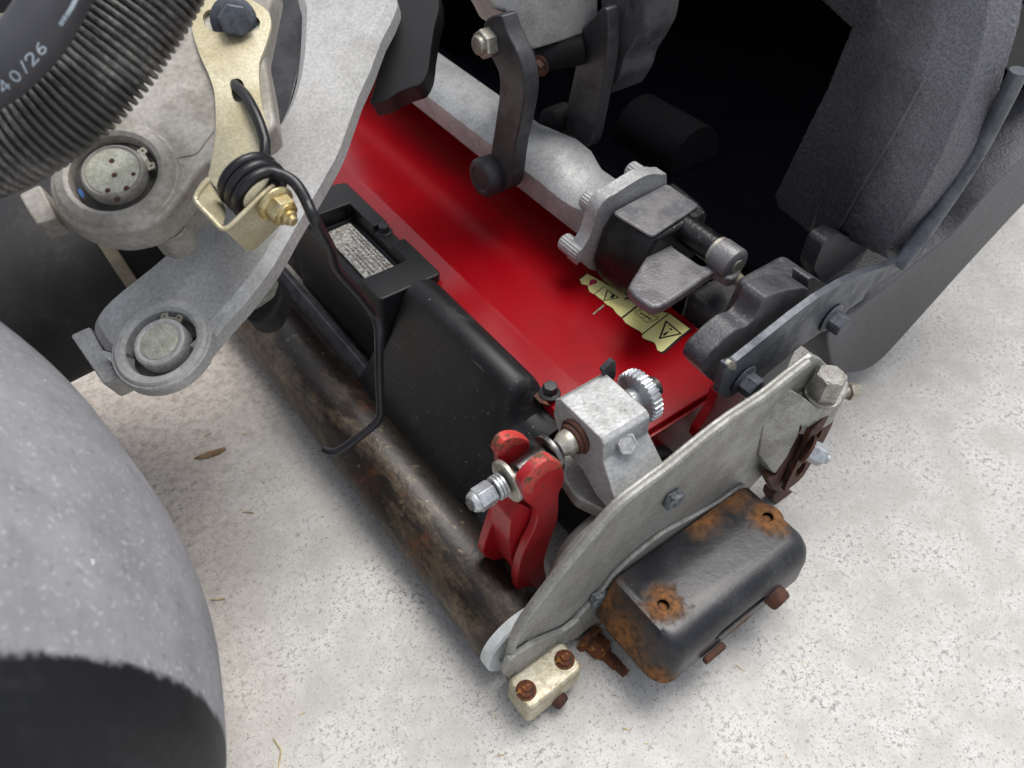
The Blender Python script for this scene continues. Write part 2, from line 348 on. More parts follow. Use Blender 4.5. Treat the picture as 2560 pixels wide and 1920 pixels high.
def tyrem():
    m = NT('dusty_tyre'); P_ = m.n.new('ShaderNodeSeparateXYZ'); m.link(m.n.new('ShaderNodeNewGeometry').outputs['Position'], P_.inputs[0])
    n1 = m.noise(30, 9, .7); n2 = m.noise(220, 4, .6)
    e = m.ramp(m.math('ADD', P_.outputs['Y'], m.math('ADD', m.math('MULTIPLY', m.math('SUBTRACT', n1, .5), .006), m.math('MULTIPLY', m.math('SUBTRACT', n2, .5), .006))), -.0105, -.0065)
    dust = m.mix(m.ramp(n1, .35, .68), lin('#848487'), lin('#96969a')); dust = m.mix(m.math('MULTIPLY', m.ramp(m.noise(330, 3, .6, off=2), .56, .72), .7), dust, lin('#b9b9bc')); dust = m.mix(m.math('MULTIPLY', m.ramp(n2, .58, .7), .45), dust, lin('#66655f'))
    dust = m.mix(m.ramp(m.noise(190, 2, .5, off=6), .755, .78), dust, lin('#dcdcdc'))
    rub = m.mix(m.ramp(m.noise(60, 4, .6, stretch=(1,1,.2)), .5, .68), lin('#0f1116'), lin('#1b1c22'))
    m.set(color=m.mix(e, rub, dust), rough=m.mixf(e, .55, .9), spec=.3); m.bump(n2, .4); m.bump(n1, .5); return m.m

# ================================================================ the setting
g = mk('ground', [([(-1500,-1500,0),(1500,-1500,0),(1500,1500,0),(-1500,1500,0)],[(0,1,2,3)])], concrete(), kind='structure')
g['label'] = 'pale pitted concrete slab under the mower'

# ================================================================ wheel at the lower left
WC = (-37.4, 0, 21.9)
wh = thing('wheel', 'large dusty grey smooth tyre in the lower left foreground', 'wheel', (-37.4, 9, 0))
TY = tyrem()
tread = smooth([(17.0,-3.6,0),(18.2,-2.7,0),(19.0,-1.4,0),(19.6,0,0),(20.5,2.6,0),(21.1,4.8,0),(21.5,7.6,0),(21.6,10.5,0),(21.4,13.5,0),(20.95,18,0),(20.3,21.3,0),(19.2,25.1,0),(17.4,29.5,0)], 6)
sw = smooth([(11.6,-4.2,0),(13.5,-5.6,0),(15,-5.3,0),(16.2,-4.5,0),(17.0,-3.6,0)], 6)[:-1]
mk('tyre', lathe(WC, (0,1,0), [(p.x,p.y) for p in list(sw)+list(tread)], 128), TY, wh, angle=80)
mk('rim', lathe(WC, (0,1,0), [(3,-1),(6,-1.2),(10,-2.2),(11.2,-4.0),(11.8,-4.1),(11.7,26),(3,26)], 64), DARK, wh)

# ================================================================ cutting unit
cu = thing('cutting_unit', 'red and black reel cutting unit with rusty roller and cast side plate', 'cutting unit', (12, 22, 0))
# --- front roller
RX = 1.46
ro = mk('front_roller', lathe((RX,.75,3.2), (0,1,0), [(2.5,0),(3.12,0),(3.2,.1),(3.2,30),(3.2,61),(2.5,61)], 64), ROLL, cu, angle=40, label='rust patched steel front roller')
mk('end_cap', lathe((RX,-.1,3.2), (0,1,0), [(2.1,.12),(2.2,0),(3.05,0),(3.24,.15),(3.24,.9),(2.3,.9),(2.2,.5)], 56), WHITE, ro)
mk('bearing', lathe((RX,.1,3.2), (0,1,0), [(.8,-.3),(1.2,.1),(2.15,.2),(2.15,.6)], 32), DARK, ro)
# --- side plate
top = smooth([(-1.19,-1.20,3.37),(-0.79,-1.20,5.12),(-0.60,-1.20,7.63),(-0.09,-1.20,9.44),(0.80,-1.20,10.85),(1.95,-1.20,12.33),(3.30,-1.20,13.88),(5.17,-1.20,15.81),(7.20,-1.20,17.46),(9.29,-1.20,17.96),(11.51,-1.20,18.24)] + [(13.97,-1.20,18.87),(16.78,-1.20,19.39),(20.39,-1.20,19.44),(22.59,-1.20,19.93),(25.22,-1.20,20.38)], 4)
rest = [(26.86,-1.20,19.04),(28.67,-1.20,17.14),(31.43,-1.20,13.10),(32.41,-1.20,11.28),(31.33,-1.20,10.35),(29.30,-1.20,9.65),(28.64,-1.20,3.59),(26.18,-1.20,5.97),(24.89,-1.20,4.95)] + [(23.35,-1.20,1.20),(16.95,-1.20,0.36),(11.17,-1.20,-1.65),(9.07,-1.20,-1.09),(6.33,-1.20,-0.76),(2.55,-1.20,0.46),(-0.23,-1.20,0.72),(-0.64,-1.20,0.81)]
sp = mk('side_plate', slab(list(top)+[Vector(p) for p in rest], (0,.5,0)), ALUD, cu, bevel=.14, seg=3, angle=40, label='curved cast aluminium side plate')
# raised bead along the top edge and lower rib
mk('rim_bead', tube([p+Vector((0,.0,-.26)) for p in top[2:-1]], .34, 10, 0), ALUD, sp)
mk('lower_rib', slab(smooth([(8.54,-1.60,0.53),(5.78,-1.60,0.79),(4.32,-1.60,2.40),(4.93,-1.60,4.57),(7.14,-1.60,6.24),(9.07,-1.60,8.29),(12.69,-1.60,9.14),(16.37,-1.60,8.24),(19.88,-1.60,7.42),(22.68,-1.60,7.32),(22.94,-1.60,4.26),(19.27,-1.60,2.10),(13.67,-1.60,-0.73)], 3, True), (0,.42,0)), ALUD, sp, bevel=.18, seg=3)
mk('step_flange', slab(rounded([(-1.63,-1.75,4.90),(-1.27,-1.75,6.50),(0.95,-1.75,6.32),(3.94,-1.75,4.58),(5.48,-1.75,4.74),(6.26,-1.75,1.70),(4.44,-1.75,1.82),(-0.74,-1.75,2.37)], .3), (0,.5,0)), ALUD, sp, bevel=.15, seg=3)
mk('lug', slab([(23.68,-1.25,17.90),(24.05,-2.40,17.64),(26.49,-3.20,15.36),(26.79,-3.20,14.05),(26.70,-3.00,12.83),(24.69,-2.80,14.55),(25.30,-2.70,12.95),(25.30,-2.60,10.20),(24.88,-2.60,8.06),(24.29,-2.20,8.59),(23.04,-1.30,10.79),(21.95,-1.25,15.12),(22.68,-1.25,17.00)], (0,1.2,0)), ALUD, sp, bevel=.3, seg=4)
mk('lug_top', slab(rounded([(24.4,-.75,16.1),(30.4,-.75,16.1),(30.0,-2.6,16.1),(28.6,-3.4,16.1),(26.2,-3.2,16.1),(24.8,-2.0,16.1)], .6), (0,0,-3.4)), ALUD, sp, bevel=.35, seg=4)
for c in ((12.85,-1.20,13.64), (7.12,-1.20,5.79)):
    a, u, w = basis((0,-1,0)); c = Vector(c); R2 = Matrix.Rotation(.25, 3, 'Y')
    q = [c + R2@Vector((x*.66,0,z*.66)) for x,z in ((-1,-1),(1,-1),(1,1),(-1,1))]
    mk('square_bolt', slab(q, (0,-.75,0)), SQB, sp, bevel=.18, seg=2)
for c in ((1.17,-1.20,6.50), (1.07,-1.20,3.34)):
    c = Vector(c); mk('dimple', lathe(c+Vector((0,-.0,0)), (0,-1,0), [(.45,-.05),(.5,.04),(.42,.05),(.35,-.02),(.1,-.04)], 20), ALUD, sp)
# --- adjusting bolt, side nut and slotted bracket at the rear of the plate
hb = Vector((26.67,-2.45,18.60)); 
mk('adjusting_bolt', [hexa(hb+Vector((0,0,-2.0)), (0,0,1), 2.1, 2.0, (1,0,0), .35), lathe(hb+Vector((0,0,-2.3)), (0,0,1), [(1.35,0),(1.35,.3),(1.0,.35)], 28), lathe(hb, (0,0,1), [(.94,-.02),(.94,.06),(.84,.06),(.82,.03),(.5,.04),(.1,.03)], 28)], ZINCG, cu, bevel=.04)
sn = Vector((31.51,-2.30,13.56))
mk('side_nut', [hexa(sn, (.8,-.35,-.1), 1.3, .9), lathe(sn-Vector((.8,-.35,-.1))*1.2, (.8,-.35,-.1), [(.45,-1.2),(.45,1.6)], 16)], ZINCD, cu, bevel=.04)
slot_o = rounded([(26.56,-3.30,14.61),(28.19,-3.30,14.31),(28.97,-3.30,12.25),(29.03,-3.30,10.47),(28.91,-3.30,8.06),(28.59,-3.30,5.88),(28.13,-3.30,5.39),(26.26,-3.30,5.29),(25.94,-3.30,6.91),(25.94,-3.30,9.22),(25.84,-3.30,11.61),(25.55,-3.30,13.77)], .25)
slot_h = [rounded([(27.53,-3.30,12.74),(27.75,-3.30,11.67),(27.25,-3.30,11.24),(26.84,-3.30,11.13),(26.63,-3.30,12.08),(27.03,-3.30,12.58)], .15), rounded([(27.72,-3.30,8.40),(27.96,-3.30,7.20),(27.54,-3.30,6.65),(26.95,-3.30,6.76),(26.56,-3.30,8.16),(26.77,-3.30,8.85)], .15)]
sb = mk('slotted_bracket', holed(slot_o, slot_h, (.12,.45,0)), RUSTD, cu, label='rusty slotted bracket')
mk('backing', slab(rounded([(25.25,-2.60,13.90),(27.65,-2.60,11.53),(27.94,-2.60,10.41),(27.73,-2.60,8.34),(28.06,-2.60,5.30),(28.17,-2.60,2.95),(25.69,-2.60,5.40),(23.52,-2.60,8.77),(24.85,-2.60,8.05),(25.30,-2.60,10.20),(25.56,-2.60,12.66)], .2), (0,.8,0)), RUSTD, sb, bevel=.1)
mk('worn_foot', slab(rounded([(27.37,-2.20,2.92),(28.82,-2.20,2.18),(31.36,-2.20,-0.18),(32.71,-2.20,-2.26),(32.98,-2.20,-4.37),(32.10,-2.20,-4.70),(27.74,-2.20,1.55)], .4), (0,1.2,0)), RUSTD, sb, bevel=.2)
nc = Vector((25.98,-3.50,11.65)); nd = Vector((.45,-.86,-.22)).normalized()
mk('bracket_nut', [lathe(nc-nd*.1, nd, [(1.15,0),(1.15,.22),(.7,.25)], 26)], RUSTD, sb)
mk('nut', [hexa(nc+nd*.15, nd, 1.55, 1.25, None, .3), lathe(nc+nd*1.3, nd, [(.42,0),(.42,.45),(.34,.5)], 16)], ZINC, sb, bevel=.05)
# --- counterweight box
def rr(z, x0, x1, y0, y1, r, n=6):
    o = []
    for cx, cy, a0 in ((x1-r,y1-r,0),(x0+r,y1-r,90),(x0+r,y0+r,180),(x1-r,y0+r,270)):
        for k in range(n+1):
            t = math.radians(a0+90*k/n); o.append(Vector((cx+r*math.cos(t), cy+r*math.sin(t), z)))
    return o
H1, H2 = Vector((9.49,-5.37,8.05)), Vector((21.27,-4.86,8.05))
RB = rustbox([(tuple(H1),.8,2.0),(tuple(H2),.8,2.0),((8,-1.6,6),.4,3.2),((6.9,-4.5,4.6),.8,4.2),((6.9,-8,4.2),.2,2.4),((17,-1.6,8),1.0,2.6),((20.5,-1.8,8),.5,2.2),((15,-9,3.5),.5,2.2)])
bx0,bx1,by0,by1 = 6.9,22.6,-8.9,-1.75
def rb(z, x0, x1, y0, y1, rf, rk=.35, n=6):
    o = []
    for cx, cy, a0, r in ((x1-rk,y1-rk,0,rk),(x0+rk,y1-rk,90,rk),(x0+rf,y0+rf,180,rf),(x1-rf,y0+rf,270,rf)):
        for k in range(n+1):
            t = math.radians(a0+90*k/n); o.append(Vector((cx+r*math.cos(t), cy+r*math.sin(t), z)))
    return o
cw_ = mk('counterweight', loft([rb(4.0,bx0+.3,bx1-.3,by0+.35,by1,1.2), rb(4.05,bx0-.1,bx1+.1,by0-.05,by1,1.3), rb(4.6,bx0,bx1+.1,by0-.02,by1,1.35), rb(6.2,bx0+.5,bx1+.1,by0+.05,by1,1.4), rb(7.1,bx0+.78,bx1,by0+.3,by1,1.35), rb(7.65,bx0+.95,bx1-.2,by0+.75,by1-.02,1.2), rb(7.93,bx0+1.15,bx1-.6,by0+1.35,by1-.08,1.0), rb(8.0,bx0+1.5,bx1-1.1,by0+1.9,by1-.2,.8)]), RB, cu, angle=40, label='rust stained black counterweight box')
cut(cw_, [lathe(h+Vector((0,0,-2.5)), (0,0,1), [(.44,0),(.44,3)], 20) for h in (H1, H2)])
lsh = mk('lower_shell', loft([rr(1.6,bx0+1.3,bx1-1.2,by0+1.3,by1,1.0), rr(1.9,bx0+.7,bx1-.7,by0+.8,by1,1.2), rr(2.6,bx0+.45,bx1-.4,by0+.5,by1,1.2), rr(4.02,bx0+.35,bx1-.3,by0+.4,by1,1.2)]), RB, cw_, angle=40)
for h in (H1, H2):
    mk('boss', lathe(h+Vector((0,0,-.25)), (0,0,1), [(.42,-1.5),(.42,.25),(.5,.34),(.72,.33),(.95,.27),(1.25,.19),(1.2,-.1)], 30), RB, cw_)
    mk('bore', [lathe(h+Vector((0,0,-.3)), (0,0,1), [(.425,-.5),(.425,.28),(.39,.28),(.39,-.4),(.05,-.42)], 24)], HOLE, cw_)
fs = Vector((14.60,-8.95,5.81))
slot_ = rounded([fs+Vector(d) for d in ((-2.5,-.8,-.45),(2.5,-.8,-.45),(2.9,-.8,.1),(2.3,-.8,.5),(-2.3,-.8,.5),(-2.9,-.8,.05))], .4)
cut(cw_, [slab(slot_, (0,1.6,0))]); cut(lsh, [slab(slot_, (0,1.6,0))])
mk('front_recess', slab([p+Vector((0,1.55,0)) for p in slot_], (0,.15,0)), RUSTD, cw_)
st = Vector((18.54,-9.00,4.91)); mk('stud', lathe(st, (.1,-1,-.2), [(.95,-.6),(.9,.5),(.75,.75),(.3,.78)], 24), RUSTD, cw_)
st = Vector((11.90,-9.00,3.95)); mk('lip', slab(rounded([st+Vector(d) for d in ((-1.0,0,-.3),(1.1,0,-.2),(1.1,0,.35),(-1.0,0,.3))], .2), (0,-.5,-.1)), RUSTD, cw_, bevel=.15)
# --- roller clamp at the plate's nose
cl = mk('roller_clamp', slab(rounded([(-1.45,-4.5,1.0),(3.75,-4.3,1.0),(3.75,-1.75,1.0),(-1.35,-1.75,1.0)], .6), (0,0,2.6)), CLAMPM, cu, bevel=.28, seg=4, label='clamp block with two rusty nuts')
for c in ((2.91,-3.08,3.60), (-0.71,-3.20,3.60)):
    c = Vector(c); mk('rusty_nut', [lathe(c, (0,0,1), [(.74,-.05),(.74,.12),(.55,.16)], 28), lathe(c+Vector((0,0,.12)), (0,0,1), [(.6,0),(.58,.25),(.42,.32)], 28), lathe(c+Vector((0,0,.3)), (0,0,1), [(.32,0),(.31,.3),(.25,.34)], 18)], RUSTN, cl)
mk('clamp_root', box((-.6,-1.8,1.3),(3.2,-.8,4.6)), ALUD, cl, bevel=.15)
c = Vector((1.46,-4.18,1.20)); mk('lower_stud', lathe(c, (.25,-.9,-.25), [(.62,-.5),(.62,.5),(.5,.75),(.2,.77)], 24), RUSTD, cl)
c = Vector((6.78,-2.05,0.14)); ax = Vector((.12,-1,-.02)).normalized()
mk('pivot_bolt', [lathe(c, ax, [(1.25,-.3),(1.25,.1),(1.1,.25),(.7,.3)], 32), hexa(c+ax*.25, ax, 1.75, 1.15, None, .2), lathe(c+ax*1.35, ax, [(.75,0),(.62,.3),(.55,.35)]+[((.52 if k%2 else .46), .36+k*.09) for k in range(12)]+[(.45,1.5),(.42,1.5)], 24), hexa(c+ax*2.75, ax, .72, .95)], RUSTN, cu, label='rusty threaded pivot bolt')
# --- red hood
hood_x = [(11.1,10.5),(11.12,12.6),(11.2,13.6),(11.7,13.86),(13.7,13.9),(13.95,14.0),(14.3,14.03),(20,14.06),(25,14.02),(26.5,13.9),(26.95,13.6),(27.1,12.8),(27.1,7)]
ring = lambda y, dz=0, k=1: [Vector((x, y, z+dz)) for x, z in hood_x]+[Vector((26.6,y,7)),Vector((11.6,y,10.3))]
ho = mk('hood', loft([ring(3.75), ring(3.85), ring(20), ring(40), ring(66)]), REDP, cu, angle=28, label='glossy red enamel hood', bevel=.12, seg=3)
mk('hood_end', slab(rounded([(11.4,3.75,6),(26,3.75,6),(26.7,3.75,9),(26.7,3.75,13.5),(11.4,3.75,13.5)], .4), (0,-.3,0)), REDP, ho)
mk('hood_tab', slab(rounded([(24.83,8.01,12.60),(26.85,9.20,12.60),(27.16,7.79,12.60),(24.91,6.59,12.60)], .3), (0,0,-.5)), REDP, ho, bevel=.1)
mk('red_brace', slab(rounded([(20.01,2.00,16.92),(23.10,2.00,15.49),(24.87,2.00,13.80),(21.44,2.00,11.78),(19.18,2.00,11.99),(19.18,2.00,13.19),(20.14,2.00,15.20)], .3), (0,.8,0)), REDW, cu, bevel=.1)
bc = Vector((11.73,10.79,14.10)); mk('hood_bolt', bolt(bc, (0,0,1), 1.05, .75, .85, .2), STEEL, cu, bevel=.03)
mk('rust_line', slab([(10.81,21.27,14.12),(10.80,19.62,14.12),(10.78,16.67,14.12),(10.87,14.20,14.12),(11.06,11.96,14.12),(11.05,10.54,14.12),(10.94,9.81,14.12),(10.53,10.50,14.12),(10.65,12.87,14.12),(10.67,15.86,14.12),(10.79,18.92,14.12)], (0,0,-.1)), RUSTD, ho)
# --- black roller cover: moulded bulge with a ridge
prof = [(11.4,13.9),(11.2,14.7),(10.7,15.35),(9.9,15.65),(9.0,15.4),(8.4,14.6),(7.7,13.1),(6.9,11.4),(6.05,9.6),(4.5,6.9),(3.3,4.6),(2.8,3.3)]
flat = [(11.4,12.6),(11.2,12.9),(10.7,13.0),(10.0,13.0),(9.2,12.8),(8.5,12.3),(7.8,11.9),(7.0,10.2),(6.2,8.6),(5.6,7.4),(5.1,6.6),(4.7,6.0)]
left = [(11.4,13.7),(11.2,14.2),(10.7,14.3),(10.0,14.3),(9.2,14.1),(8.6,13.4),(8.2,12.2),(7.5,10.4),(6.6,8.6),(5.4,6.6),(4.0,4.8),(3.1,3.9)]
def sec(p, y, t=.35, lift=0):
    p = [(q.x, q.y) for q in smooth([(x,z,0) for x,z in p], 3)]
    f = [Vector((x, y, z)) for x, z in p]; b = [Vector((x+t*.9, y, z-t*.45)) for x, z in p][::-1]; return f+b
def mixp(a, b, t): return [(x0*(1-t)+x1*t, z0*(1-t)+z1*t) for (x0,z0),(x1,z1) in zip(a,b)]
rc = mk('roller_cover', loft([sec(left,28.2), sec(left,27.0), sec(mixp(left,prof,.2),26.75), sec(mixp(left,prof,.6),26.45), sec(mixp(left,prof,.9),26.0), sec(prof,25.5), sec(prof,18.5), sec(prof,12.4), sec(mixp(prof,flat,.1),11.9), sec(mixp(prof,flat,.4),11.45), sec(mixp(prof,flat,.8),11.0), sec(flat,10.5), sec(flat,9.4), sec([(x+.6,z+.5*(1-i/11)*0+ (.9*i/11)) for i,(x,z) in enumerate(flat)],8.2)]), PLAST, cu, angle=42, label='scuffed black plastic roller cover')
mk('notch', lathe((5.00,23.42,5.21), (-.8,-.2,.5), [(1.0,-.3),(1.0,.06),(.7,.1),(.3,-.02)], 28), PLAST, rc)
# --- black upper cover with name plate window
cv = mk('upper_cover', slab(rounded([(6.3,26.6,4.5),(12.45,26.6,4.5),(12.45,43.2,4.5),(10.6,43.6,4.5),(6.3,43.6,4.5)], .5), (0,0,10.2)), PLASTT, cu, label='black plastic cover with name plate window')
cut(cv, [box((7.0,29.8,12.9),(11.0,39.9,16)), box((5.2,29.8,13.9),(7.4,39.9,16)), box((11.0,32.6,14.0),(13.2,35.6,16))])
add_bevel(cv, .32, 4)
mk('cover_skirt', slab(rounded([(6.5,43.3,4.4),(9.5,43.3,4.4),(9.5,50,4.4),(6.5,50,4.4)], .6), (0,0,8.6)), PLASTT, cv, bevel=.4, seg=3)
cb = Vector((11.84,35.16,14.00)); mk('cover_bolt', bolt(cb, (0,0,1), .95, .6, .78, .15), STEEL, cv, bevel=.03)
pm_ = NT('speckled_name_plate'); f1 = pm_.ramp(pm_.noise(260,6,.7), .42, .6); f2 = pm_.ramp(pm_.noise(500,3,.6,off=3), .55, .66)
pc_ = pm_.mix(f1, lin('#aaa69c'), lin('#f4f1e8')); pc_ = pm_.mix(pm_.math('MULTIPLY', f2, .45), pc_, lin('#4a463f')); pc_ = pm_.mix(pm_.ramp(pm_.noise(40,6,.7,off=6), .58, .7), pc_, lin('#a9875a'))
pm_.set(color=pc_, rough=.35, metal=.35); pm_.bump(f1, .15)
NPz = 13.0
npl = mk('name_plate', slab(rounded([(7.55,30.35,NPz),(10.5,30.7,NPz),(10.45,39.2,NPz),(7.6,39.0,NPz)], .25), (0,0,.1)), pm_.m, cv, label='speckled metal name plate')
for c in ((8.79,38.37,13.10), (8.84,30.85,13.10)):
    c = Vector(c); mk('rivet', lathe(c, (0,0,1), [(.28,0),(.28,.06),(.2,.1),(.13,.1),(.11,.02)], 20), ZINCD, npl)
S = []
for row, (x, y0, y1) in enumerate(((8.2,31.6,36.0),(8.6,31.2,36.6),(9.0,32.2,35.8),(9.5,31.4,37.2),(9.9,31.2,38.4),(10.2,31.6,38.0))):
    y = y1
    while y > y0:
        l = random.uniform(.08,.3); S.append(slab([(x-.07,y-l,NPz+.1),(x+.07,y-l,NPz+.1),(x+.07,y,NPz+.1),(x-.07,y,NPz+.1)], (0,0,.008))); y -= l+random.uniform(.05,.16)
mk('print_rows', S, STEEL, npl, kind='stuff')
mk('bed_bar', slab([(4.3,9,3.3),(5.0,9,3.3),(5.9,9,5.2),(5.2,9,5.5)], (0,44,0)), CASTG, cu, bevel=.1)
mk('reel', lathe((14,2.2,7.2), (0,1,0), [(1,0),(5.2,.1),(5.2,50),(1,50)], 40), DARK, cu)
mk('bearing_housing', [lathe((8.6,-.9,8.4), (0,1,0), [(4.6,0),(4.6,1.6),(4.2,2.0),(3.2,2.6),(1.6,2.7)], 48), box((4.2,-.6,3),(20,.6,9))], ALUD, cu)
mk('rear_panel', slab([(27.3,4,4),(28.2,4,4),(28.2,60,4),(27.3,60,4)], (0,0,7)), DARK, cu)
# --- warning label on the hood
LZ = 14.10
lab_o = [(23.37,19.90,14.10),(23.95,17.40,14.10),(24.51,14.78,14.10),(25.11,12.38,14.10),(25.72,11.96,14.10),(25.81,9.66,14.10),(24.35,9.48,14.10),(22.19,9.05,14.10),(21.90,9.09,14.10),(21.83,9.42,14.10),(22.13,9.90,14.10),(22.24,10.20,14.10),(22.14,10.42,14.10),(21.95,10.76,14.10),(21.83,11.05,14.10),(21.90,11.31,14.10),(22.14,11.45,14.10),(22.17,11.85,14.10),(22.09,12.20,14.10),(21.95,12.84,14.10),(21.88,13.29,14.10),(21.99,13.67,14.10),(22.05,13.93,14.10),(22.04,14.37,14.10),(22.08,14.77,14.10),(22.21,15.14,14.10),(22.20,15.46,14.10),(22.11,15.77,14.10),(22.10,16.16,14.10),(22.18,16.50,14.10),(22.13,16.87,14.10),(22.12,17.42,14.10),(22.02,17.68,14.10),(21.98,18.00,14.10),(22.16,18.34,14.10),(22.42,18.71,14.10),(22.20,18.94,14.10),(22.06,19.23,14.10),(22.27,19.40,14.10),(22.24,19.62,14.10)]
lab_o[3] = (24.85,13.35,14.10)
mk('warning_label', slab([Vector(p) for p in lab_o], (0,0,.02)), LABY, cu, label='torn yellow warning label on the hood')
wlab = bpy.data.objects['warning_label']
cc = sum((Vector(p) for p in lab_o), Vector())/len(lab_o)
mk('label_edge', slab([cc+(Vector(p)-cc)*1.035+Vector((.02,-.03,-.006)) for p in lab_o], (0,0,.012)), INK, wlab)
up = (0,0,1)
mk('divider', stroke([(24.74,14.32,14.12),(22.10,13.88,14.12)], .17, up), INK, wlab)
mk('divider', stroke([(25.74,12.00,14.12),(22.13,11.46,14.12)], .11, up), INK, wlab)
mk('divider', stroke([(23.38,17.72,14.12),(22.14,17.47,14.12)], .07, up), INK, wlab)
mk('warning_triangle', stroke([(24.82,11.44,14.12),(24.77,9.67,14.12),(22.93,10.28,14.12)], .15, up, True), INK, wlab)
mk('exclamation_mark', [slab(circ((24.46,10.53,14.12), up, .115), (0,0,.006)), slab(rounded([(24.03,10.51,14.12),(24.15,10.41,14.12),(23.55,10.26,14.12),(23.39,10.33,14.12),(23.51,10.49,14.12)], .06), (0,0,.006))], INK, wlab)
mk('hazard_triangle', stroke([(23.40,17.22,14.12),(22.21,16.36,14.12),(23.47,15.94,14.12)], .1, up, True)+[slab([(22.85,16.37,14.12),(23.28,16.51,14.12),(23.22,16.68,14.12),(23.49,16.47,14.12),(23.22,16.15,14.12),(23.01,16.21,14.12)], (0,0,.006))], INK, wlab)
mk('triangle_corner', stroke([(24.71,15.18,14.12),(23.81,15.46,14.12),(24.28,15.53,14.12)], .1, up), INK, wlab)
mk('manual_symbol', stroke([(24.56,13.76,14.12),(23.47,13.83,14.12),(23.29,13.54,14.12),(23.36,13.02,14.12),(23.37,12.24,14.12),(24.41,12.06,14.12),(24.61,12.13,14.12),(24.38,12.86,14.12),(24.34,13.21,14.12)], .05, up, True)+stroke([(24.34,12.90,14.12),(23.76,12.74,14.12),(23.36,13.02,14.12)], .04, up)+stroke([(24.36,13.63,14.12),(23.48,13.69,14.12)], .03, up)+stroke([(24.30,12.78,14.12),(24.49,12.15,14.12)], .03, up), INK, wlab)
mk('spanner_symbol', stroke([(23.69,13.37,14.12),(23.79,13.13,14.12),(23.87,12.77,14.12),(23.90,12.45,14.12)], .11, up)+stroke([(23.92,13.52,14.12),(23.81,13.34,14.12),(23.57,13.35,14.12),(23.51,13.56,14.12)], .05, up)+stroke([(24.10,12.41,14.12),(23.93,12.49,14.12),(23.75,12.42,14.12),(23.84,12.30,14.12)], .05, up), INK, wlab)
mk('red_symbol', [slab(circ((23.11,18.76,14.12), up, .27), (0,0,.006)), slab([(22.94,18.93,14.12),(22.81,18.49,14.12),(22.46,18.53,14.12),(22.54,18.76,14.12)], (0,0,.006))], PINK, wlab)
mk('symbol_outline', stroke([tuple(p) for p in circ((23.11,18.76,14.12), up, .29, 20)], .05, up, True), INK, wlab)
mk('paint_scratch', slab([(21.88,16.02,14.09),(21.84,15.86,14.09),(21.27,15.70,14.09),(20.94,15.70,14.09),(20.39,15.54,14.09),(20.27,15.67,14.09),(20.68,15.77,14.09),(21.29,15.90,14.09)], (0,0,.02)), TAN, ho)

# --- height adjuster: block, screw, knob and forked red arm
ab_s = [(-.7,16.45),(1.42,18.5),(1.6,20.0),(2.0,20.3),(6.0,20.25),(6.45,19.8),(6.45,18.3),(5.7,17.1),(4.3,16.55),(2.6,16.45),(1.1,15.4),(-.7,15.2)]
ab = mk('adjuster_block', loft([[Vector((7.7,y,z)) if z<17 else Vector((8.1,y,z)) for y,z in ab_s], [Vector((12.35,y,z)) if z<17 else Vector((12.2,y,z)) for y,z in ab_s]]), ALUB, cu, bevel=.12, seg=3, label='cast aluminium height adjuster block')
mk('shelf', slab(rounded([(9.02,5.77,14.20),(10.46,4.03,14.20),(9.74,2.78,14.20),(9.15,0.50,14.20),(8.26,-0.32,14.20),(7.13,2.28,14.20),(7.45,4.07,14.20)], .4), (0,0,-1.2)), ALUD, ab, bevel=.2)
hx = Vector((9.96,1.20,19.11)); fn = Vector((0,-.72,.69)).normalized()
mk('hex_mark', [lathe(hx, fn, [(.82,-.2),(.8,.06),(.6,.07),(.58,.0),(.2,.0)], 6)], ALUB, ab, bevel=.04)
mk('stop_tab', slab(rounded([(11.71,5.90,20.83),(12.58,5.90,21.34),(12.88,5.90,21.00),(13.10,5.90,19.49),(12.61,5.90,18.62)], .1), (0,.4,0)), STEEL, ab, bevel=.06)
A_ = Vector((-0.62,4.00,17.80)); B_ = Vector((8.61,4.00,18.42)); ra = (B_-A_).normalized()
def onrod(p): return A_ + ra*((Vector(p)-A_).dot(ra))
k0 = onrod((6.06,4.00,18.61)); k1 = onrod((7.60,4.00,18.51)); k2 = B_
L_ = (k2-A_).length
scr = mk('adjuster_screw', [lathe(A_, ra, [(.38,.02),(.42,.1),(.42,L_*.55)]+[((.5 if k%2 else .42), L_*.55+k*.09) for k in range(int(L_*.28/.09))]+[(.5,L_*.84)], 24)], STEEL, cu)
def rodx(x): return A_+ra*((x-A_.x)/ra.x)
mk('collar', lathe(rodx(6.45), ra, [(.5,0),(.6,.05),(.7,.3),(.86,.6),(.9,1.0),(.9,1.6)], 32), ZINCD, scr)
mk('seal', lathe(rodx(7.55), ra, [(.9,0),(1.05,.02),(1.12,.12),(1.12,.28),(1.26,.3),(1.34,.4),(1.34,.9)], 36), RUSTD, scr)
nb = onrod((0.38,4.00,17.88))
mk('lock_nut', [lathe(A_+ra*.15, ra, [(.45,0),(.6,.05),(.72,.3),(.72,.55)], 24), hexa(A_+ra*.6, ra, 1.5, 1.25, None, .2)], ZINC, scr, bevel=.05)
w0 = onrod((1.36,4.00,17.95))
for i in range(3): mk('spring_washer', lathe(w0+ra*(i*.24), ra, [(.78,0),(.85,.05),(.85,.17),(.78,.21),(.3,.21)], 32), ZINC, scr)
mk('washer', lathe(onrod((2.24,4.00,17.94)), ra, [(.5,0),(1.45,0),(1.5,.06),(1.5,.3),(1.44,.34),(.5,.34)], 40), ZINCD, scr)
mk('washer', lathe(onrod((5.59,4.00,18.56)), ra, [(.5,0),(1.38,0),(1.42,.06),(1.42,.32),(1.38,.36),(.5,.36)], 40), POLISH, scr)
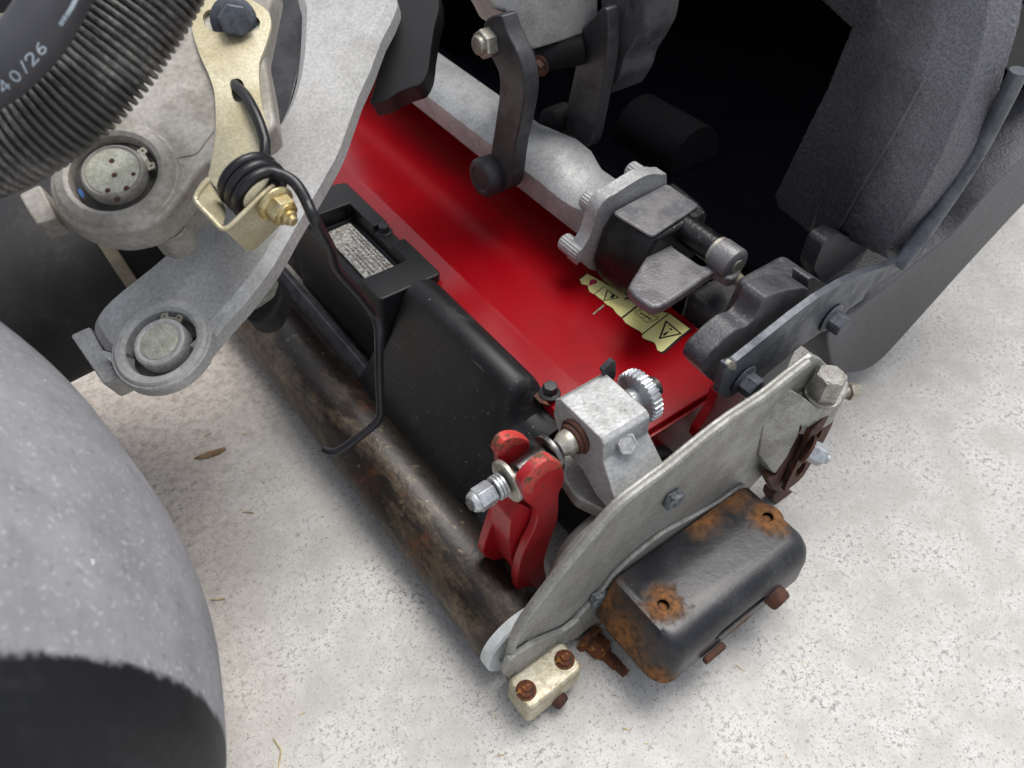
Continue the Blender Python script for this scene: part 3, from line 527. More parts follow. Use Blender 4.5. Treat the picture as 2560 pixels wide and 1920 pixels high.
mk('bushing', lathe(onrod((3.14,4.00,18.10)), ra, [(.55,0),(.82,.05),(.85,.12),(.85,2.2),(.8,2.3)], 32), POLISH, scr)
kc = onrod((13.61,4.00,19.12)); 
NT_ = 30; ringk = []
for j in range(NT_*4):
    t = 2*math.pi*j/(NT_*4); ringk.append((t, 1.95 if j%4 in (0,1) else 1.78))
a,u,w = basis((1,0,.05))
kn = mk('knurled_knob', [loft([[kc+a*h+(u*math.cos(t)+w*math.sin(t))*(r-d) for t,r in ringk] for h,d in ((-.3,.12),(-.22,0),(.5,0),(.58,.12))]), lathe(kc-a*.9, a, [(.9,0),(.9,.7)], 24)], ZINC, cu, angle=30, label='knurled steel adjuster knob')
mk('hub', lathe(kc+a*.4, a, [(1.45,0),(1.45,.25),(.75,.3),(.75,1.2),(.6,1.3)], 28), STEEL, kn)
ra1 = smooth([(2.15,2.30,19.97),(3.00,2.30,20.67),(4.13,2.30,20.67),(5.02,2.30,19.69),(5.60,2.30,18.43),(5.80,2.30,16.90),(5.51,2.30,15.91),(5.76,2.30,12.88),(5.34,2.30,10.24),(5.03,2.30,7.55),(5.61,2.30,3.97),(4.90,2.30,2.45),(4.06,2.30,1.78),(2.90,2.30,4.70),(2.48,2.30,7.06),(2.46,2.30,9.16),(2.94,2.30,11.61),(3.72,2.30,13.61),(3.64,2.30,15.53),(2.72,2.30,17.26),(2.23,2.30,18.86)], 3, True)
har = mk('height_arm', slab(ra1, (0,.75,0)), REDW, cu, bevel=.2, seg=4, label='forked red enamel height arm with worn tips')
ra2 = smooth([(2.45,5.20,19.80),(3.02,5.20,20.29),(4.04,5.20,19.95),(4.99,5.20,18.85),(5.22,5.20,17.72),(4.51,5.20,17.08),(4.47,5.20,12.71),(4.51,5.20,9.17),(4.11,5.20,3.85),(2.64,5.20,6.03),(1.63,5.20,7.95),(1.57,5.20,9.26),(2.29,5.20,12.14),(2.85,5.20,13.65),(2.67,5.20,18.31)], 3, True)
mk('fork_side', slab(ra2, (0,.75,0)), REDW, har, bevel=.2, seg=4)
mk('fork_web', slab(rounded([(2.88,3.20,16.03),(4.60,3.20,13.46),(4.50,3.20,10.81),(3.81,3.20,9.04),(3.32,3.20,6.32),(2.72,3.20,8.12),(2.20,3.20,12.05),(2.23,3.20,14.49)], .25), (0,2.1,0)), REDW, har, bevel=.2, seg=3)
mk('worn_tip', slab(smooth([(2.30,2.27,18.83),(2.23,2.27,19.94),(2.98,2.27,20.63),(4.09,2.27,20.81),(4.97,2.27,19.87),(5.44,2.27,18.98),(4.23,2.27,19.36),(3.26,2.27,19.01),(3.05,2.27,18.01)], 3, True), (0,.8,0)), REDX, har, bevel=.16, seg=3)
mk('worn_tip', slab(smooth([(2.41,5.17,19.49),(2.88,5.17,20.50),(4.01,5.17,20.08),(5.02,5.17,18.93),(4.67,5.17,18.81),(3.62,5.17,19.33),(2.91,5.17,18.92)], 3, True), (0,.8,0)), REDX, har, bevel=.16, seg=3)

# ================================================================ carrier frame behind the hood
cf = thing('carrier_frame', 'cast carrier tube bolted to a black pivot casting behind the red hood', 'carrier frame', (26, 30, 0))
def tsec(y, x0, x1, z0, z1, zr):                    # rounded top, flat front
    w = x1-x0
    return [Vector((x0+.1,y,z0)), Vector((x0,y,(z0+zr)/2)), Vector((x0+.05,y,zr)), Vector((x0+w*.12,y,zr+(z1-zr)*.55)), Vector((x0+w*.35,y,z1-.12)), Vector((x0+w*.6,y,z1)), Vector((x0+w*.85,y,z1-.35)), Vector((x1,y,zr-.1)), Vector((x1,y,z0)), Vector((x0+w*.5,y,z0-.2))]
tb = mk('tube', loft([tsec(19.5,23.0,30.0,17.6,22.0,20.6), tsec(20.6,22.9,29.4,17.7,21.5,20.3), tsec(22.4,22.8,28.8,17.8,21.1,20.0), tsec(24.2,22.8,28.6,17.8,21.2,19.9), tsec(26.2,22.8,29.2,17.8,21.75,20.0), tsec(28.5,22.8,29.4,17.8,21.8,20.0), tsec(30.5,22.8,29.2,17.8,21.5,20.0), tsec(33,22.8,28.7,17.8,21.3,20.0), tsec(36,22.8,28.7,17.8,21.3,20.0), tsec(45,22.8,28.7,17.9,21.3,20.0), tsec(66,22.8,28.7,17.9,21.3,20.0)]), ALUB, cf, angle=30, label='bright cast aluminium carrier tube')
fl_o = [(30.51,19.00,21.46),(29.52,19.00,22.52),(27.88,19.00,23.08),(26.25,19.00,22.96),(24.43,19.00,22.58),(23.48,19.00,22.48),(22.67,19.00,21.69),(22.41,19.00,20.35),(22.02,19.00,19.03),(21.09,19.00,17.73),(21.08,19.00,16.69)] + [(21.46,19.00,17.15),(22.59,19.00,15.65),(25.15,19.00,14.00),(28.15,19.00,12.98),(30.99,19.00,14.17)]
fl = mk('flange', slab(smooth(fl_o, 3, True), (0,1.3,0)), ALUB, cf, bevel=.15, seg=3, label='silver mounting flange')
for c in ((28.33,20.30,22.14), (23.42,20.30,21.11), (21.58,20.30,17.53)):
    c = Vector(c); q = [((.8 if k%2 else .75)) for k in range(36)]
    aa,uu,ww = basis((0,1,0))
    mk('cap_screw', loft([[c+aa*h+(uu*math.cos(2*math.pi*k/36)+ww*math.sin(2*math.pi*k/36))*(r-d) for k,r in enumerate(q)] for h,d in ((-1.25,.08),(-1.15,0),(1.0,0),(1.1,.08))]), ALUB, fl, angle=30)
# black pivot casting: square nose that tapers downwards
def nose(y, x0, x1, z0, z1, xl): return [Vector((x1,y,z1)),Vector((x0,y,z1-.15)),Vector((xl,y,z1-1.6)),Vector((xl-.6,y,z0+1.5)),Vector((xl-.3,y,z0)),Vector((x1-1,y,z0)),Vector((x1+.2,y,z0+2))]
pc = mk('pivot_casting', loft([nose(18.95,24.4,31.2,15.4,21.3,23.4), nose(17.5,24.3,31.2,15.0,21.25,23.3), nose(15.6,24.4,31.1,14.9,21.15,23.5), nose(14.3,25.0,30.7,15.2,21.0,24.2)]), BLACKG, cf, bevel=.35, seg=4, label='black pivot casting with square nose')
mk('top_face', slab(rounded([(23.76,18.51,21.36),(30.45,19.00,21.36),(30.51,15.13,21.36),(24.24,14.28,21.36)], .5), (0,0,-.3)), CASTG, pc, bevel=.2, seg=3)
tg_o = [(20.70,12.71,19.30),(20.35,12.21,19.30),(20.17,11.41,19.30),(20.22,10.64,19.30),(20.38,9.91,19.30),(20.64,9.64,19.30),(21.08,9.47,19.30),(22.23,9.49,19.30),(24.60,9.71,19.30),(27.33,10.00,19.30),(27.62,9.48,19.30),(27.65,8.81,19.30),(28.25,8.57,19.30),(29.01,8.66,19.30),(30.30,9.51,19.30),(31.16,10.46,19.30),(31.58,11.26,19.30),(31.52,11.91,19.30),(30.95,12.11,19.30),(29.79,11.77,19.30),(28.93,11.33,19.30),(28.13,10.94,19.30),(27.52,10.90,19.30),(27.17,11.14,19.30),(27.08,11.66,19.30),(27.03,12.80,19.30),(26.98,14.07,19.30),(27.40,14.83,19.30),(27.66,15.71,19.30),(26.72,15.82,19.30),(24.99,14.90,19.30),(22.49,13.60,19.30)]
mk('tongue', slab(smooth(tg_o, 2, True), (0,0,-1.0)), CASTG, pc, bevel=.28, seg=4, angle=50, label='grey worn cast tongue')
mk('pivot_pin', lathe((28.8,11.2,19.9), (0,1,0), [(1.1,0),(1.2,.06),(1.2,4.3),(1.1,4.4)], 32), BLACKG, pc)
for y in (10.9, 15.4): mk('pin_collar', lathe((28.8,y,19.9), (0,1,0), [(.7,0),(1.22,.03),(1.27,.1),(1.27,.36),(1.1,.4)], 32), ZINCD, pc)
mk('pin_ear', lathe((28.8,9.0,19.8), (0,1,0), [(1.1,0),(1.36,.15),(1.42,.3),(1.42,1.9),(1.2,1.95)], 36), CASTG, pc)
mk('pin_end', lathe((28.8,8.9,19.8), (0,1,0), [(.55,0),(.62,.06),(.62,.4)], 28), ZINCD, pc)
mk('pin_nub', lathe((28.9,8.2,18.6), (.3,1,0), [(.4,0),(.5,.1),(.5,1)], 20), TAN, pc)
# cast stop block and its foot
kb = mk('stop_block', loft([rounded([Vector((26.3,4.3,17)),Vector((32.2,4.3,17)),Vector((32.2,7.6,17)),Vector((26.3,7.6,17))], .7), rounded([Vector((26.5,4.5,20.9)),Vector((31.9,4.5,20.9)),Vector((31.9,7.3,20.9)),Vector((26.5,7.3,20.9))], .7)]), CASTB, cf, bevel=.4, seg=4, label='square black cast stop block')
mk('foot', slab(smooth([(23.06,2.60,24.08),(25.71,2.60,23.54),(28.67,2.60,22.09),(28.13,2.60,20.28),(25.10,2.60,19.58),(23.01,2.60,19.42),(22.68,2.60,18.43),(21.89,2.60,17.16),(20.90,2.60,16.71),(19.77,2.60,17.77),(18.65,2.60,19.14),(17.95,2.60,20.23),(18.15,2.60,21.24),(19.10,2.60,21.80),(20.70,2.60,22.39),(21.99,2.60,22.08),(22.74,2.60,22.77)], 3, True), (0,1.9,0)), CASTB, kb, bevel=.4, seg=4)
mk('body', slab(rounded([(27.6,3.6,9),(33.5,3.6,9),(33.5,12.5,9),(27.6,12.5,9)], 1.2), (0,0,6.2)), CASTB, kb, bevel=.8, seg=4)
mk('rear_ear', slab(rounded([(28.79,3.00,22.69),(29.37,3.00,22.64),(32.29,3.00,20.36),(32.60,3.00,19.37),(30.43,3.00,20.12),(29.45,3.00,20.94)], .3), (0,1.5,0)), CASTB, kb, bevel=.2)
# lever bar with two flanged bolts
lv = mk('lever_bar', slab(rounded([(18.55,1.20,19.36),(18.77,1.20,18.31),(20.19,1.20,16.90),(22.56,1.20,16.47),(24.03,1.20,16.68),(28.17,1.20,17.76),(31.06,1.20,17.90),(33.54,1.20,18.78),(35.06,1.20,18.86),(35.04,1.20,19.67),(37.79,1.20,19.97),(42.97,1.20,20.28),(41.10,1.20,21.59),(37.33,1.20,21.34),(32.91,1.20,22.47),(30.36,1.20,22.86),(27.55,1.20,22.85),(25.05,1.20,22.43),(19.65,1.20,21.03),(18.55,1.20,21.37)], .2), (0,.55,0)), BOLTK, cf, bevel=.12, seg=3, label='flat black lever bar with two flanged bolts')
for c, ph in (((21.35,1.15,18.21),.3), ((30.80,1.15,19.23),.1)):
    mk('flange_bolt', bolt(Vector(c), (.05,-1,-.03), 1.55, 1.1, 1.25, .22, ph=ph), BOLTK, lv, bevel=.05)
mk('end_wear', slab(rounded([(18.64,1.18,21.29),(18.97,1.18,21.48),(19.73,1.18,20.84),(20.01,1.18,19.97),(19.13,1.18,20.59)], .1), (0,.3,0)), ZINCD, lv, bevel=.05)

# ================================================================ link bars and lift actuator
lk = thing('link_bar', 'curved black steel link bar with pale hex nut at its top', 'link bar', (21.00,31.17,19.21), group='pair of link bars under the actuator')
mk('bar', slab(smooth([(20.50,32.04,32.20),(20.50,31.56,32.86),(20.50,30.73,33.41),(20.50,29.76,33.73),(20.50,29.18,32.90),(20.50,28.37,32.21),(20.50,27.57,31.58),(20.50,26.97,30.73),(20.50,26.64,29.82),(20.50,26.55,28.78),(20.50,26.67,27.63),(20.50,26.98,25.77),(20.50,27.36,24.09),(20.50,27.56,22.13),(20.50,27.71,20.28),(20.50,28.19,19.26),(20.50,29.22,18.42),(20.50,30.32,18.15),(20.50,30.75,19.61),(20.50,30.68,21.62),(20.50,30.32,23.84),(20.50,30.01,25.65),(20.50,29.77,27.34),(20.50,29.79,28.59),(20.50,30.05,29.30),(20.50,30.64,29.73),(20.50,31.14,30.20),(20.50,31.88,31.23)], 2, True), (1.5,0,0)), STEEL, lk, bevel=.16, seg=3)
c = Vector((20.50,31.07,31.22)); mk('hex_nut', [hexa(c, (-1,0,0), 2.0, 1.0, None, .2), lathe(c+Vector((-.9,0,0)), (-1,0,0), [(.75,0),(.75,.4),(.62,.5),(.3,.5)], 24)], ZINCD, lk, bevel=.06)
c = Vector((20.50,30.50,19.50)); mk('pivot_pin', lathe(c, (-1,0,0), [(1.75,-.5),(1.75,1.0),(1.6,1.25),(1.2,1.3),(1.1,1.22)], 36), STEEL, lk)
l2 = thing('link_bar', 'dark link bar in shadow behind the silver actuator body', 'link bar', (30.00,28.69,20.11), group='pair of link bars under the actuator')
mk('bar', slab(smooth([(30.00,30.99,29.98),(30.00,29.76,31.40),(30.00,28.94,32.49),(30.00,28.26,32.60),(30.00,27.89,31.42),(30.00,27.60,29.91),(30.00,27.59,27.51),(30.00,27.76,25.21),(30.00,27.88,23.29),(30.00,28.08,21.25),(30.00,28.32,20.38),(30.00,28.89,19.92),(30.00,30.30,19.97),(30.00,31.62,19.97),(30.00,32.79,19.60),(30.00,32.16,21.26),(30.00,31.69,23.75),(30.00,31.35,26.07),(30.00,31.14,28.22)], 2, True), (1.3,0,0)), STEEL, l2, bevel=.16, seg=3)
mk('pivot_pin', lathe((29.50,32.94,20.79), (-1,0,0), [(1.3,-1.5),(1.3,.6),(1.0,.8)], 28), DARK, l2)
ac = thing('lift_actuator', 'pale silver actuator body between the two link bars', 'actuator', (28.24,32.00,29.03))
mk('body', slab(rounded([(20.31,31.00,36.36),(20.54,31.00,33.70),(22.13,31.00,33.04),(23.53,31.00,31.23),(24.45,31.00,29.42),(28.28,31.00,29.38),(31.02,31.00,29.38),(31.80,31.00,29.76),(31.91,31.00,30.37),(31.29,31.00,34.22)], .9), (0,7,0)), ALU, ac, bevel=.35, seg=4)
mk('motor_housing', slab(smooth([(32.00,31.28,33.99),(32.00,25.55,35.86),(32.00,26.05,33.72),(32.00,26.03,31.79),(32.00,26.50,30.26),(32.00,27.43,28.28),(32.00,27.61,26.97),(32.00,28.02,25.89),(32.00,28.95,24.56),(32.00,29.87,28.23)], 3, True), (4,0,0)), CASTB, ac, bevel=.6, seg=4)
mk('drive_shaft', cyl((26.00,32.44,27.99), (30.00,30.83,28.35), 1.3), DARK, ac)
c = Vector((25.50,30.81,28.08)); mk('red_bolt', bolt(c, (-.9,-.3,0), 1.2, .7, .9, .2), RUSTD, ac, bevel=.05)

# ================================================================ grass basket
gb = thing('grass_basket', 'dark open grass basket behind the cutting unit', 'grass basket', (60, 30, 0))
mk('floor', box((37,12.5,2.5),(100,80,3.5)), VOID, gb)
mk('back_wall_light_block', box((98,14,3.5),(100,80,140)), VOID, gb)  # raised far above basket height, out of view, to darken the hood's reflections
mk('far_wall_light_block', box((30.5,78,3.5),(98,80,140)), VOID, gb)  # unseen upper part added to block sky from the hood's reflections
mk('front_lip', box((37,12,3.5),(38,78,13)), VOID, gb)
rows = [[(40.00,17.30,38.15),(39.40,12.41,39.79),(39.60,7.96,41.14),(41.00,5.55,41.63),(44.00,4.82,41.31)],
 [(40.00,16.26,35.93),(39.40,11.48,37.70),(39.60,7.34,38.87),(41.00,4.85,39.86),(44.00,4.12,39.49)],
 [(40.00,12.50,34.82),(39.30,9.08,35.87),(39.40,6.05,35.99),(40.60,3.79,37.15),(43.50,3.25,37.65)],
 [(40.00,12.73,29.92),(39.20,8.18,31.90),(39.00,5.64,33.81),(40.00,2.92,34.01),(43.00,2.52,35.01)],
 [(40.00,13.51,24.34),(39.10,8.85,26.43),(38.80,5.99,29.11),(39.60,2.40,29.60),(42.60,1.39,30.31)],
 [(40.00,14.13,19.27),(39.10,9.90,21.39),(38.70,6.59,24.23),(39.40,2.42,25.02),(42.20,1.10,25.00)],
 [(40.00,13.37,18.47),(39.20,10.03,18.88),(38.80,7.08,20.65),(39.40,2.93,20.96),(41.50,1.17,20.68)],
 [(40.50,12.83,18.18),(40.00,10.18,18.06),(39.60,7.13,19.70),(40.20,2.81,19.82),(41.50,1.56,19.56)]]
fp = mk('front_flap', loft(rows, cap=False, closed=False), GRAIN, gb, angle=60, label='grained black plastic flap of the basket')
m_ = fp.modifiers.new('solid','SOLIDIFY'); m_.thickness = .5*CM; m_.offset = 0
m_ = fp.modifiers.new('subdivision','SUBSURF'); m_.subdivision_type = 'SIMPLE'; m_.levels = 5; m_.render_levels = 5
t_ = bpy.data.textures.new('flap_relief','CLOUDS'); t_.noise_scale = .28*CM; t_.noise_depth = 3
m_ = fp.modifiers.new('relief','DISPLACE'); m_.texture = t_; m_.strength = .13*CM
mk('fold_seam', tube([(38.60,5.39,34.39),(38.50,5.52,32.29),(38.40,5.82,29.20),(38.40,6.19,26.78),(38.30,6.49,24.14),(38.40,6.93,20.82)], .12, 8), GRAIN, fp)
# upper shoulder of the basket, lit from above
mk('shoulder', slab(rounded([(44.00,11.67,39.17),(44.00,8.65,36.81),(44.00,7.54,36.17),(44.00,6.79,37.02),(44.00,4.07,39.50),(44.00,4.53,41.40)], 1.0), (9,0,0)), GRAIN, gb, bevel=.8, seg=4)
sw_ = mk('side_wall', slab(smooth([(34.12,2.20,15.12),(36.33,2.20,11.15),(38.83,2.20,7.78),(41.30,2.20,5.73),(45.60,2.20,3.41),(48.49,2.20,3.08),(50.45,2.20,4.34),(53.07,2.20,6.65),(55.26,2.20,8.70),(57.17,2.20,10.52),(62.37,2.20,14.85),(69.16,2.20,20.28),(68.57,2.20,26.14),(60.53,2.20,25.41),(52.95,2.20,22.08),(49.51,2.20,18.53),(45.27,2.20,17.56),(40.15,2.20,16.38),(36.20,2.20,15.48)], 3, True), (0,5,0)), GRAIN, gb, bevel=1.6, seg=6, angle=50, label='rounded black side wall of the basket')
mk('support_rod', tube([(38.40,1.20,20.72),(39.61,1.20,22.15),(41.23,1.20,25.32),(42.36,1.20,28.81),(42.53,1.20,32.34),(42.33,1.20,35.62)], .62, 14), BOLTK, gb)
mk('rear_panel', slab(rounded([(50.53,5.00,31.97),(47.53,5.00,37.11),(48.65,5.00,38.23),(55.23,5.00,37.34),(65.76,5.00,27.92),(57.73,5.00,28.92)], .8), (0,3,0)), RUBBER, gb, bevel=.4)
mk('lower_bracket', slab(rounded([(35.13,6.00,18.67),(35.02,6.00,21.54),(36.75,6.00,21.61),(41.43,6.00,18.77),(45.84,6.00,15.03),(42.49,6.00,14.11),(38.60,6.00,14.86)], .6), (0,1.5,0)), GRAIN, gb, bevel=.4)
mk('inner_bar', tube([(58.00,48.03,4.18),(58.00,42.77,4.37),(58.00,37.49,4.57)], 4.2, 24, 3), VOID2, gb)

# ================================================================ lift arm with its pin
NA = Vector((-0.307,-0.140,0.941))
la = thing('lift_boom', 'long grey cast lift boom running from lower left boss to the top', 'lift boom', (-10.87,25.19,20.36))
arm_o = [(-14.57,25.72,23.49),(-14.25,26.42,23.70),(-13.36,27.00,24.07),(-11.89,27.30,24.59),(-9.67,27.51,25.35),(-7.94,27.84,25.96)] + [(-7.01,28.39,26.35),(-6.18,28.97,26.71),(-5.62,29.86,27.02),(-4.60,31.05,27.53),(-2.84,31.37,28.15),(-0.42,31.06,28.90),(1.68,31.30,29.62),(3.41,32.38,30.34),(5.16,34.15,31.18),(6.87,36.55,32.09),(8.78,39.65,33.18),(10.39,42.35,34.10),(14.86,37.47,34.84)] + [(14.46,34.97,34.33),(11.87,33.07,33.21),(9.56,31.07,32.16),(7.66,29.66,31.33)] + [(4.53,26.86,29.89),(2.97,25.77,29.22),(0.80,24.46,28.31),(-1.44,23.16,27.39),(-3.66,21.81,26.46)] + [(-6.40,20.69,25.40),(-7.91,20.27,24.85),(-9.43,19.75,24.27),(-10.59,19.47,23.85),(-11.71,19.60,23.51),(-12.58,20.01,23.29),(-13.41,20.87,23.14),(-14.03,21.97,23.11),(-14.40,23.16,23.16),(-14.58,24.52,23.30)]
bo = Vector((-11.51,21.45,23.85))
ca = mk('casting', slab(smooth(arm_o, 2, True), NA*-2.3), ARMM, la)
cut(ca, [lathe(bo-NA*1.4, NA, [(2.2,0),(2.2,3)], 40)])
add_bevel(ca, .6, 1, 30); ca.modifiers[0].use_clamp_overlap = False; add_bevel(ca, .1, 2, 20)
mk('boss', lathe(bo-NA*.75, NA, [(3.2,0),(3.2,.8),(3.1,.92),(3.02,.9),(2.94,1.02),(2.82,1.1),(2.5,1.08),(2.28,.87),(2.14,0),(.5,-.05)], 72), ARMM, la, angle=25)
mk('rib', slab(rounded([(-15.74,26.98,22.55),(-14.48,26.67,22.91),(-14.51,21.96,22.20),(-15.44,22.20,21.93)], .25), NA*-2.0), ARMM, la, bevel=.25, seg=3)
pn = mk('pin', lathe(bo-NA*.6, NA, [(1.7,0),(1.7,.72),(1.62,.9),(1.48,.98),(1.32,.95),(1.25,.9),(.6,.92)], 48), ARMM, la, angle=25)
mk('recess', lathe(bo-NA*.85, NA, [(2.13,0),(2.13,.25),(1.0,.26)], 40), GREASE, la)
mk('pin_face', lathe(bo+NA*.3, NA, [(1.22,-.1),(1.22,.05),(1.1,.1),(.1,.1),(.06,.05)], 40), PIN, pn)
def snap(parent, c, n, r, e1, e2, mat):
    n = Vector(n); c = Vector(c); a1 = Vector(e1)-c; a,u,w = basis(n, a1)
    a2 = Vector(e2)-c; t2 = math.atan2(a2.dot(w), a2.dot(u)); N_ = 40
    t0, t1 = (0, t2) if t2 < 0 else (0, t2-2*math.pi)
    arc = [t0+(t1-t0)*k/N_ for k in range(N_+1)]
    o = [c+(u*math.cos(t)+w*math.sin(t))*(r+.16) for t in arc]; i_ = [c+(u*math.cos(t)+w*math.sin(t))*(r-.08) for t in arc][::-1]
    S = [slab(o+i_, n*.12)]
    for e in (e1, e2):
        d = (Vector(e)-c).normalized(); s = n.cross(d)
        S.append(holed(rounded([c+d*(r-.05)-s*.28, c+d*(r-.05)+s*.28, c+d*(r+.42)+s*.2, c+d*(r+.42)-s*.2], .1), [circ(c+d*(r+.2), n, .08, 10)], n*.13))
    return mk('snap_ring', S, mat, parent)
mk('parting_line', tube([(-15.03,22.41,22.86),(-14.57,22.24,22.99),(-14.14,22.14,23.11)], .035, 6, 2), ARMM, la)
mk('parting_line', tube([(-8.70,20.96,24.71),(-8.20,20.82,24.86),(-7.68,21.03,25.05),(-7.22,21.13,25.22)], .035, 6, 3), ARMM, la)
snap(la, bo-NA*.05, NA, 1.74, (-10.51,23.00,24.41), (-9.83,22.25,24.52), ZINCD)
mk('inner_web', slab(rounded([(9.97,49.85,32.75),(13.09,46.41,33.25),(10.21,41.70,31.61),(8.12,38.58,30.47),(5.61,35.71,29.22),(3.15,33.08,28.02),(1.00,33.19,27.34),(2.97,39.79,28.96)], .4), NA*-.8), STEEL, la, bevel=.15)
mk('grommet', slab(rounded([(-5.31,25.12,20.04),(-4.30,25.75,20.47),(-2.15,26.96,21.35),(-1.63,25.91,21.36),(-2.42,24.51,20.90),(-3.71,23.63,20.34),(-4.81,24.05,20.05)], .5), NA*-2), RUBBER, la, bevel=.4, seg=3)
mk('pad', slab(rounded([(-4.92,25.16,20.60),(-2.25,26.36,21.65),(-2.09,25.67,21.60),(-2.94,24.87,21.20),(-4.27,24.89,20.77)], .3), NA*-.4), PIN, la, bevel=.15)
mk('guard', slab(smooth([(16.25,37.70,33.75),(13.61,36.27,31.19),(12.76,35.61,30.23),(12.05,34.49,29.02),(10.86,33.73,27.79),(11.28,33.39,27.80),(12.02,33.00,27.95),(12.98,32.81,28.39),(14.04,32.39,28.71),(14.66,32.15,28.91),(15.53,32.44,29.62),(16.40,33.32,30.75),(17.31,34.17,31.88),(18.84,35.73,33.88)], 2, True), (1.157,1.054,-1.970)), PLASTT, la, bevel=.4, seg=3, label='black plastic guard beside the arm')

# ================================================================ pivot arm with five-hole pin
NU = Vector((-0.237,-0.348,0.907))
ua = thing('pivot_arm', 'worn grey cast pivot arm with a five hole pin under the ribbed hose', 'pivot arm', (-9.23,30.67,29.82))
ca = mk('casting', slab(rounded([(4.65,32.88,38.70),(1.38,29.10,36.40),(0.60,26.98,35.38),(-0.59,24.20,34.00),(-1.17,24.02,33.78),(-4.45,24.25,33.01),(-5.44,24.30,32.77),(-6.02,24.13,32.56),(-7.08,23.54,32.05),(-8.57,22.91,31.42),(-9.91,22.90,31.06),(-11.26,23.43,30.92),(-12.38,24.38,30.99),(-13.11,25.52,31.23),(-13.39,26.99,31.73),(-13.02,28.37,32.35),(-11.93,30.02,33.27),(-7.97,32.36,35.21),(-1.29,36.70,38.62)], .5), NU*-2.4), ARMU, ua)
b2 = Vector((-9.82,26.48,32.47))
cut(ca, [lathe(b2-NU*1.6, NU, [(2.4,0),(2.4,3)], 40)])
add_bevel(ca, .35, 4)
mk('web', slab(rounded([(-3.19,25.24,31.07),(-7.07,24.73,29.87),(-7.65,23.67,29.30),(-8.89,23.79,29.03),(-9.58,24.73,29.21),(-7.47,28.74,31.30),(-1.73,28.81,32.83)], .3), NU*-2.5), ARMU, ua, bevel=.3)
b2 = Vector((-9.82,26.48,32.47))
mk('boss', lathe(b2-NU*1.6, NU, [(3.75,0),(3.7,1.5),(3.55,1.72),(3.42,1.75),(3.36,1.9),(3.22,2.05),(2.75,2.15),(2.5,2.02),(2.38,1.6),(2.34,1.1),(.6,1.05)], 72), ARMU, ua, angle=25)
mk('lug', slab(rounded([(-14.78,29.49,31.44),(-13.50,29.39,31.74),(-13.58,26.91,30.77),(-14.71,27.23,30.59)], .25), NU*-1.8), ARMU, ua, bevel=.25, seg=3)
p2 = mk('pin', lathe(b2-NU*.35, NU, [(1.82,0),(1.82,.7),(1.74,.92),(1.64,1.0),(1.52,.92),(.6,.9)], 48), ARMU, ua, angle=25)
mk('recess', lathe(b2-NU*.4, NU, [(2.32,0),(2.32,.3),(1.0,.32)], 40), GREASE, ua)
pf = mk('pin_face', lathe(b2+NU*.52, NU, [(1.5,-.1),(1.5,.04),(1.44,.1),(.5,.1)], 48), PIN, p2)
for q in ((-9.70,26.80,33.30), (-9.06,25.43,32.94), (-9.77,24.90,32.56), (-10.69,25.36,32.49), (-9.96,25.96,32.91), (-10.50,24.62,32.26)):
    mk('pin_hole', lathe(q, NU, [(.17,-.02),(.16,.008),(.05,.01)], 18), RUSTD, p2)
mk('parting_line', tube([(-6.82,25.67,32.97),(-6.14,25.46,33.07),(-5.37,25.19,33.16),(-4.75,25.44,33.43),(-3.87,25.84,33.81)], .045, 6, 3), ARMU, ua)
snap(ua, b2+NU*.2, NU, 1.9, (-7.93,26.74,33.28), (-7.91,25.68,32.88), ZINCD)
mk('paint_dab', slab(rounded([(-12.03,26.65,32.28),(-11.84,26.64,32.33),(-11.82,26.17,32.15),(-11.94,25.99,32.05),(-12.03,26.25,32.13)], .1), NU*.03), BLUE, ua)

# ================================================================ gold bracket, its bolt and the wire spring
gk = thing('spring_bracket', 'yellow zinc plated bracket bolted on the pivot arm', 'bracket', (-3.60,23.26,32.85))
gp_o = smooth([(-0.90,33.43,37.85),(-1.28,33.00,37.59),(-1.62,32.42,37.27),(-1.90,31.67,36.91),(-2.13,30.76,36.50),(-2.30,29.84,36.10),(-2.38,29.11,35.80),(-2.55,28.20,35.41),(-2.79,27.46,35.07),(-3.25,26.51,34.58),(-3.86,25.43,34.01),(-4.40,24.69,33.58),(-4.84,24.14,33.25),(-5.27,23.59,32.93),(-5.61,23.11,32.66),(-5.44,21.93,32.25),(-5.28,20.54,31.76),(-3.87,20.76,32.21),(-2.63,21.23,32.71),(-2.24,21.92,33.08),(-1.87,22.52,33.41),(-1.41,23.44,33.88),(-1.10,24.34,34.31),(-0.86,25.18,34.69),(-0.49,26.07,35.13),(-0.02,27.04,35.63),(0.49,27.87,36.08),(1.01,28.32,36.39),(1.48,28.74,36.67),(1.97,29.22,36.98),(2.37,29.69,37.27),(2.69,30.43,37.64),(2.58,31.05,37.84),(2.38,31.51,37.97),(2.05,32.14,38.13),(1.09,32.90,38.17),(-0.15,33.36,38.02)], 2, True)
gslot = rounded([(-0.82,32.51,37.51),(-0.38,32.69,37.70),(0.13,32.43,37.73),(1.53,31.25,37.65),(1.92,30.72,37.55),(1.96,30.23,37.37),(1.62,29.84,37.13),(1.19,29.86,37.02),(0.72,30.23,37.04),(-0.75,31.25,37.05),(-1.07,31.73,37.15)], .2)
ghole = smooth([(-1.67,27.49,35.37),(-1.38,27.75,35.54),(-1.09,27.64,35.58),(-0.98,27.29,35.47),(-1.12,26.81,35.25),(-1.51,26.37,34.98),(-1.86,26.29,34.86),(-1.99,26.68,34.98)], 3, True)
gp = mk('plate', holed(gp_o, [gslot, ghole], NU*-.3), GOLD, gk)
c = Vector((0.61,31.13,37.39)); mk('flange_bolt', bolt(c, (-0.285,-1.039,0.458), 1.75, 1.1, 1.42, .3, ph=.25), BOLTK, gk, bevel=.06)
